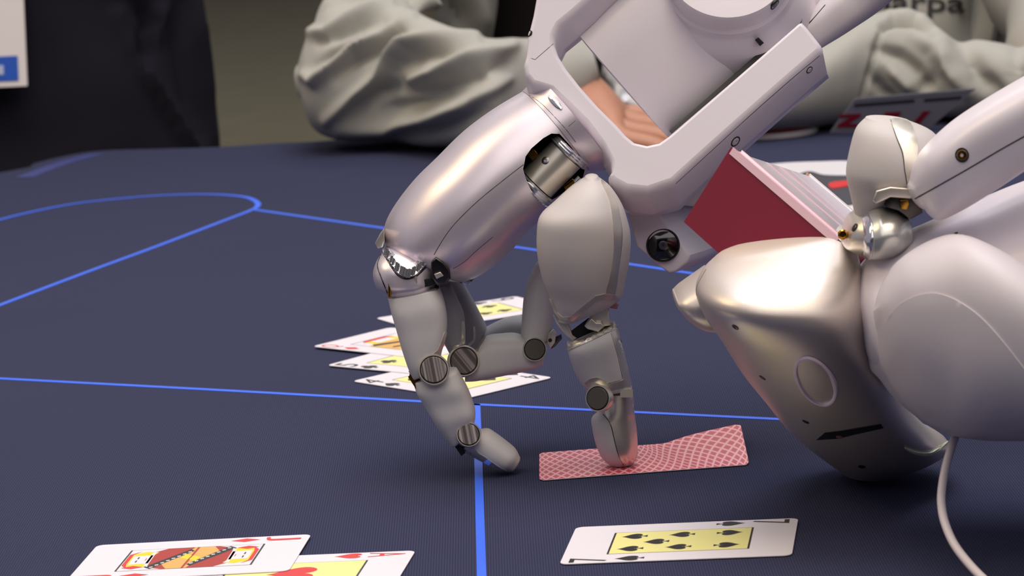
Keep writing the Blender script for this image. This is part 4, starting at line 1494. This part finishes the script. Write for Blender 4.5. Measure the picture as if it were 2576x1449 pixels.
# plastic pouch behind the hand
pl = mat('clear_plastic', (190, 192, 198), .18, 0, .6, 15, .1, .8, 60, spec=.7)
pch = loft('plastic_pouch', [(1500, 60, 1800, 50, 2.64, .02), (1510, 130, 1800, 120, 2.63, .03), (1520, 220, 1800, 200, 2.62, .035), (1560, 300, 1800, 280, 2.61, .035), (1590, 325, 1790, 305, 2.60, .03)], pl, None, n=60, e=2.4, sub=6, keep=False, cap0=.004,
           disp=lambda c: .010 * noise.noise(c * 45) + .006 * noise.noise(c * 110))
tag(pch, 'crumpled clear plastic pouch on the table beside the hand', 'pouch')

# leaflet with red lettering
lf = thing('leaflet', T(2220, 335), 'white leaflet with red lettering propped in front of the grey sleeve', 'leaflet')
LFW = mat('leaflet_white_shaded', (150, 147, 156), .5, 0, 0, 20, .02)  # white paper, greyed: the shade it stands in is put into the colour
LFR = mat('leaflet_red', (150, 18, 44), .5, 0, 0, 20, .02)
YA = T(2200, 334).y - .002
YB = YA - .02



def lp(px, py):
    t = (330 - py) / 105
    return P(px, py, YA + (YB - YA) * t)


def sheet(name, poly, m, parent, off=0.0, th=.0012):
    nn = len(poly)
    A_ = [lp(*p) + Vector((0, -off, 0)) for p in poly]
    B_ = [v + Vector((0, th, 0)) for v in A_]
    v2, fs = cdt([poly])
    faces = [tuple(f) for f in fs] + [tuple(nn + i for i in reversed(f)) for f in fs] + [(i, (i + 1) % nn, nn + (i + 1) % nn, nn + i) for i in range(nn)]
    return mesh_obj(name, A_ + B_, faces, m, parent, False)


sheet('paper', [(2152, 247), (2455, 222), (2344, 318), (2330, 330), (2088, 334), (2100, 316)], LFW, lf)
sheet('top_fold', [(2152, 247), (2455, 222), (2449, 229), (2150, 254)], mat('leaflet_edge', (170, 170, 170), .5), lf, .0006)
sheet('text_line', [(2150, 262), (2300, 250), (2300, 257), (2148, 269)], INK, lf, .0006, .0004)
sheet('text_line', [(2325, 249), (2420, 242), (2416, 249), (2324, 256)], INK, lf, .0006, .0004)
sheet('red_letter', [(2112, 288), (2166, 286), (2164, 294), (2134, 312), (2158, 311), (2154, 320), (2106, 321), (2108, 313), (2138, 296), (2110, 297)], LFR, lf, .0006, .0004)
sheet('red_letter', [(2226, 283), (2268, 281), (2264, 289), (2240, 308), (2262, 307), (2258, 316), (2212, 318), (2216, 309), (2240, 292), (2224, 292)], LFR, lf, .0006, .0004)
sheet('red_letter', [(2322, 280), (2342, 279), (2310, 314), (2292, 315)], LFR, lf, .0006, .0004)
# small red dish with a pale rim
C = T(1942, 336)
dish = thing('coaster', C, 'dark red round coaster with a pale rim beside the sleeve cuff', 'coaster')
lathe('rim', C, Vector((0, 0, 1)), [(.034, 0), (.036, .0), (.0365, .003), (.0345, .004), (.033, .002)], mat('pale_rim', (214, 206, 208), .4), dish, 48)
lathe('disc', C, Vector((0, 0, 1)), [(.0335, 0), (.0335, .012), (.032, .0135), (.01, .0135)], mat('dark_red_disc', (110, 16, 30), .5, 0, 0, 20, .05), dish, 48)
# white tray with dark insert and red stripe
tr = thing('tray', T(2060, 470), 'white rimmed flat tray with dark insert and red stripe behind the deck', 'tray')


def flat_solid(name, px_poly, z0, z1, m, parent, sm=True):
    if sm:
        px_poly = [tuple(p) for p in crom([list(p) for p in px_poly], 5, True)]
    pl = [T(*p) for p in px_poly]
    nn = len(pl)
    v2, fs = cdt([[(p.x, p.y) for p in pl]])
    verts = [(p.x, p.y, z0) for p in pl] + [(p.x, p.y, z1) for p in pl]
    faces = [tuple(i for i in reversed(f)) for f in fs] + [tuple(nn + i for i in f) for f in fs] + [(i, (i + 1) % nn, nn + (i + 1) % nn, nn + i) for i in range(nn)]
    return mesh_obj(name, verts, faces, m, parent, False)


flat_solid('rim', [(1900, 470), (1925, 432), (1965, 424), (2060, 420), (2150, 420), (2230, 440), (2240, 500), (2160, 545), (2000, 550), (1915, 520)], 0, .004, mat('tray_white', (226, 222, 226), .4), tr)
flat_solid('insert', [(1985, 478), (2010, 455), (2040, 447), (2075, 456), (2150, 458), (2210, 462), (2215, 500), (2140, 532), (2010, 535), (1975, 510)], .002, .0046, mat('tray_dark', (52, 52, 62), .5), tr)
flat_solid('red_stripe', [(2090, 478), (2150, 472), (2205, 478), (2204, 486), (2150, 484), (2096, 492)], .003, .0052, mat('tray_red', (214, 24, 30), .45), tr)

# ------------------------------------------------------------------ person in dark clothes at the left
PD = thing('person', (-.32, 3.05, FLOORZ), 'person in a dark navy jacket standing beyond the table corner', 'person')
hipy = 3.06
body(PD, (-.47, hipy, -.05), (-.49, hipy, .30), (-.50, hipy, .56), (-.60, hipy, .42), (-.60, hipy, .20), (-.60, hipy, .02), ((-.60, hipy, -.05), (0, -.1, -1), (0, 1, 0)),
     (-.40, hipy, .42), (-.39, hipy, .20), (-.38, hipy, .02), ((-.38, hipy, -.05), (0, -.1, -1), (0, 1, 0)))
jd = loft('jacket', [(-420, -900, 300, -900, 3.02, .07), (-560, -700, 440, -700, 3.02, .10), (-560, -400, 478, -400, 3.02, .12), (-520, -100, 494, -100, 3.02, .13), (-500, 0, 502, 0, 3.02, .13), (-480, 130, 515, 130, 3.02, .13), (-480, 260, 534, 260, 3.02, .13), (-480, 380, 552, 380, 3.02, .13), (-480, 600, 566, 600, 3.02, .13)],
          NAVY, PD, n=120, e=2.6, sub=10, cap0=.02, keep=True,
          disp=folds([([(300, 30), (350, 150), (395, 225), (440, 305), (478, 372), (500, 420)], .014, 12), ([(340, 0), (380, 60), (370, 130), (360, 160)], -.014, 18), ([(420, 0), (400, 60), (385, 130)], .010, 14), ([(490, -20), (497, 80), (515, 200), (538, 350)], .010, 11), ([(455, 0), (450, 120), (470, 240), (500, 340)], -.010, 18)], .006))
loft('trousers', [(-400, 560, 520, 560, 3.04, .11), (-380, 1000, 480, 1000, 3.04, .10), (-340, 1600, 420, 1600, 3.04, .09), (-330, 2250, 400, 2250, 3.04, .08)], mat('dark_trousers', (26, 26, 34), .9, 0, 0, 10, .08), PD, n=50, keep=False)
# badge
bd = thing('name_badge', P(-20, 212, 2.86), 'white name badge with a blue panel hanging on the dark jacket', 'badge')
u1, u2 = shiftvec(1, -.045, 2.86), shiftvec(.045, 1, 2.86)
B0 = P(66, 213, 2.86)


def bq(x, y):
    return B0 + u1 * x + u2 * y


def bbox(name, x0, x1, y0, y1, th, off, m, bev=.0004):
    Cq = bq((x0 + x1) / 2, (y0 + y1) / 2) + Vector((0, -off, 0))
    return box_at(name, Cq, u1 * (x1 - x0) / 2, u2 * (y1 - y0) / 2, Vector((0, th / 2, 0)), m, bd, bev)


bbox('badge_card', -230, 0, -330, 0, .004, 0, mat('badge_white', (226, 218, 218), .4), .001)
bbox('blue_panel', -212, -18, -74, -13, .001, .0024, mat('badge_blue', (28, 84, 186), .4), .0002)
bbox('badge_mark', -212, -54, -52, -29, .0006, .0032, mat('badge_mark_white', (176, 186, 220), .4), .0001)
lan = [bq(-115, -330), bq(-150, -480) + Vector((0, .0, 0)), bq(-180, -700) + Vector((0, .05, 0))]
tube_pts('lanyard', lan, .005, mat('lanyard_black', (24, 24, 30), .8), bd, 10)
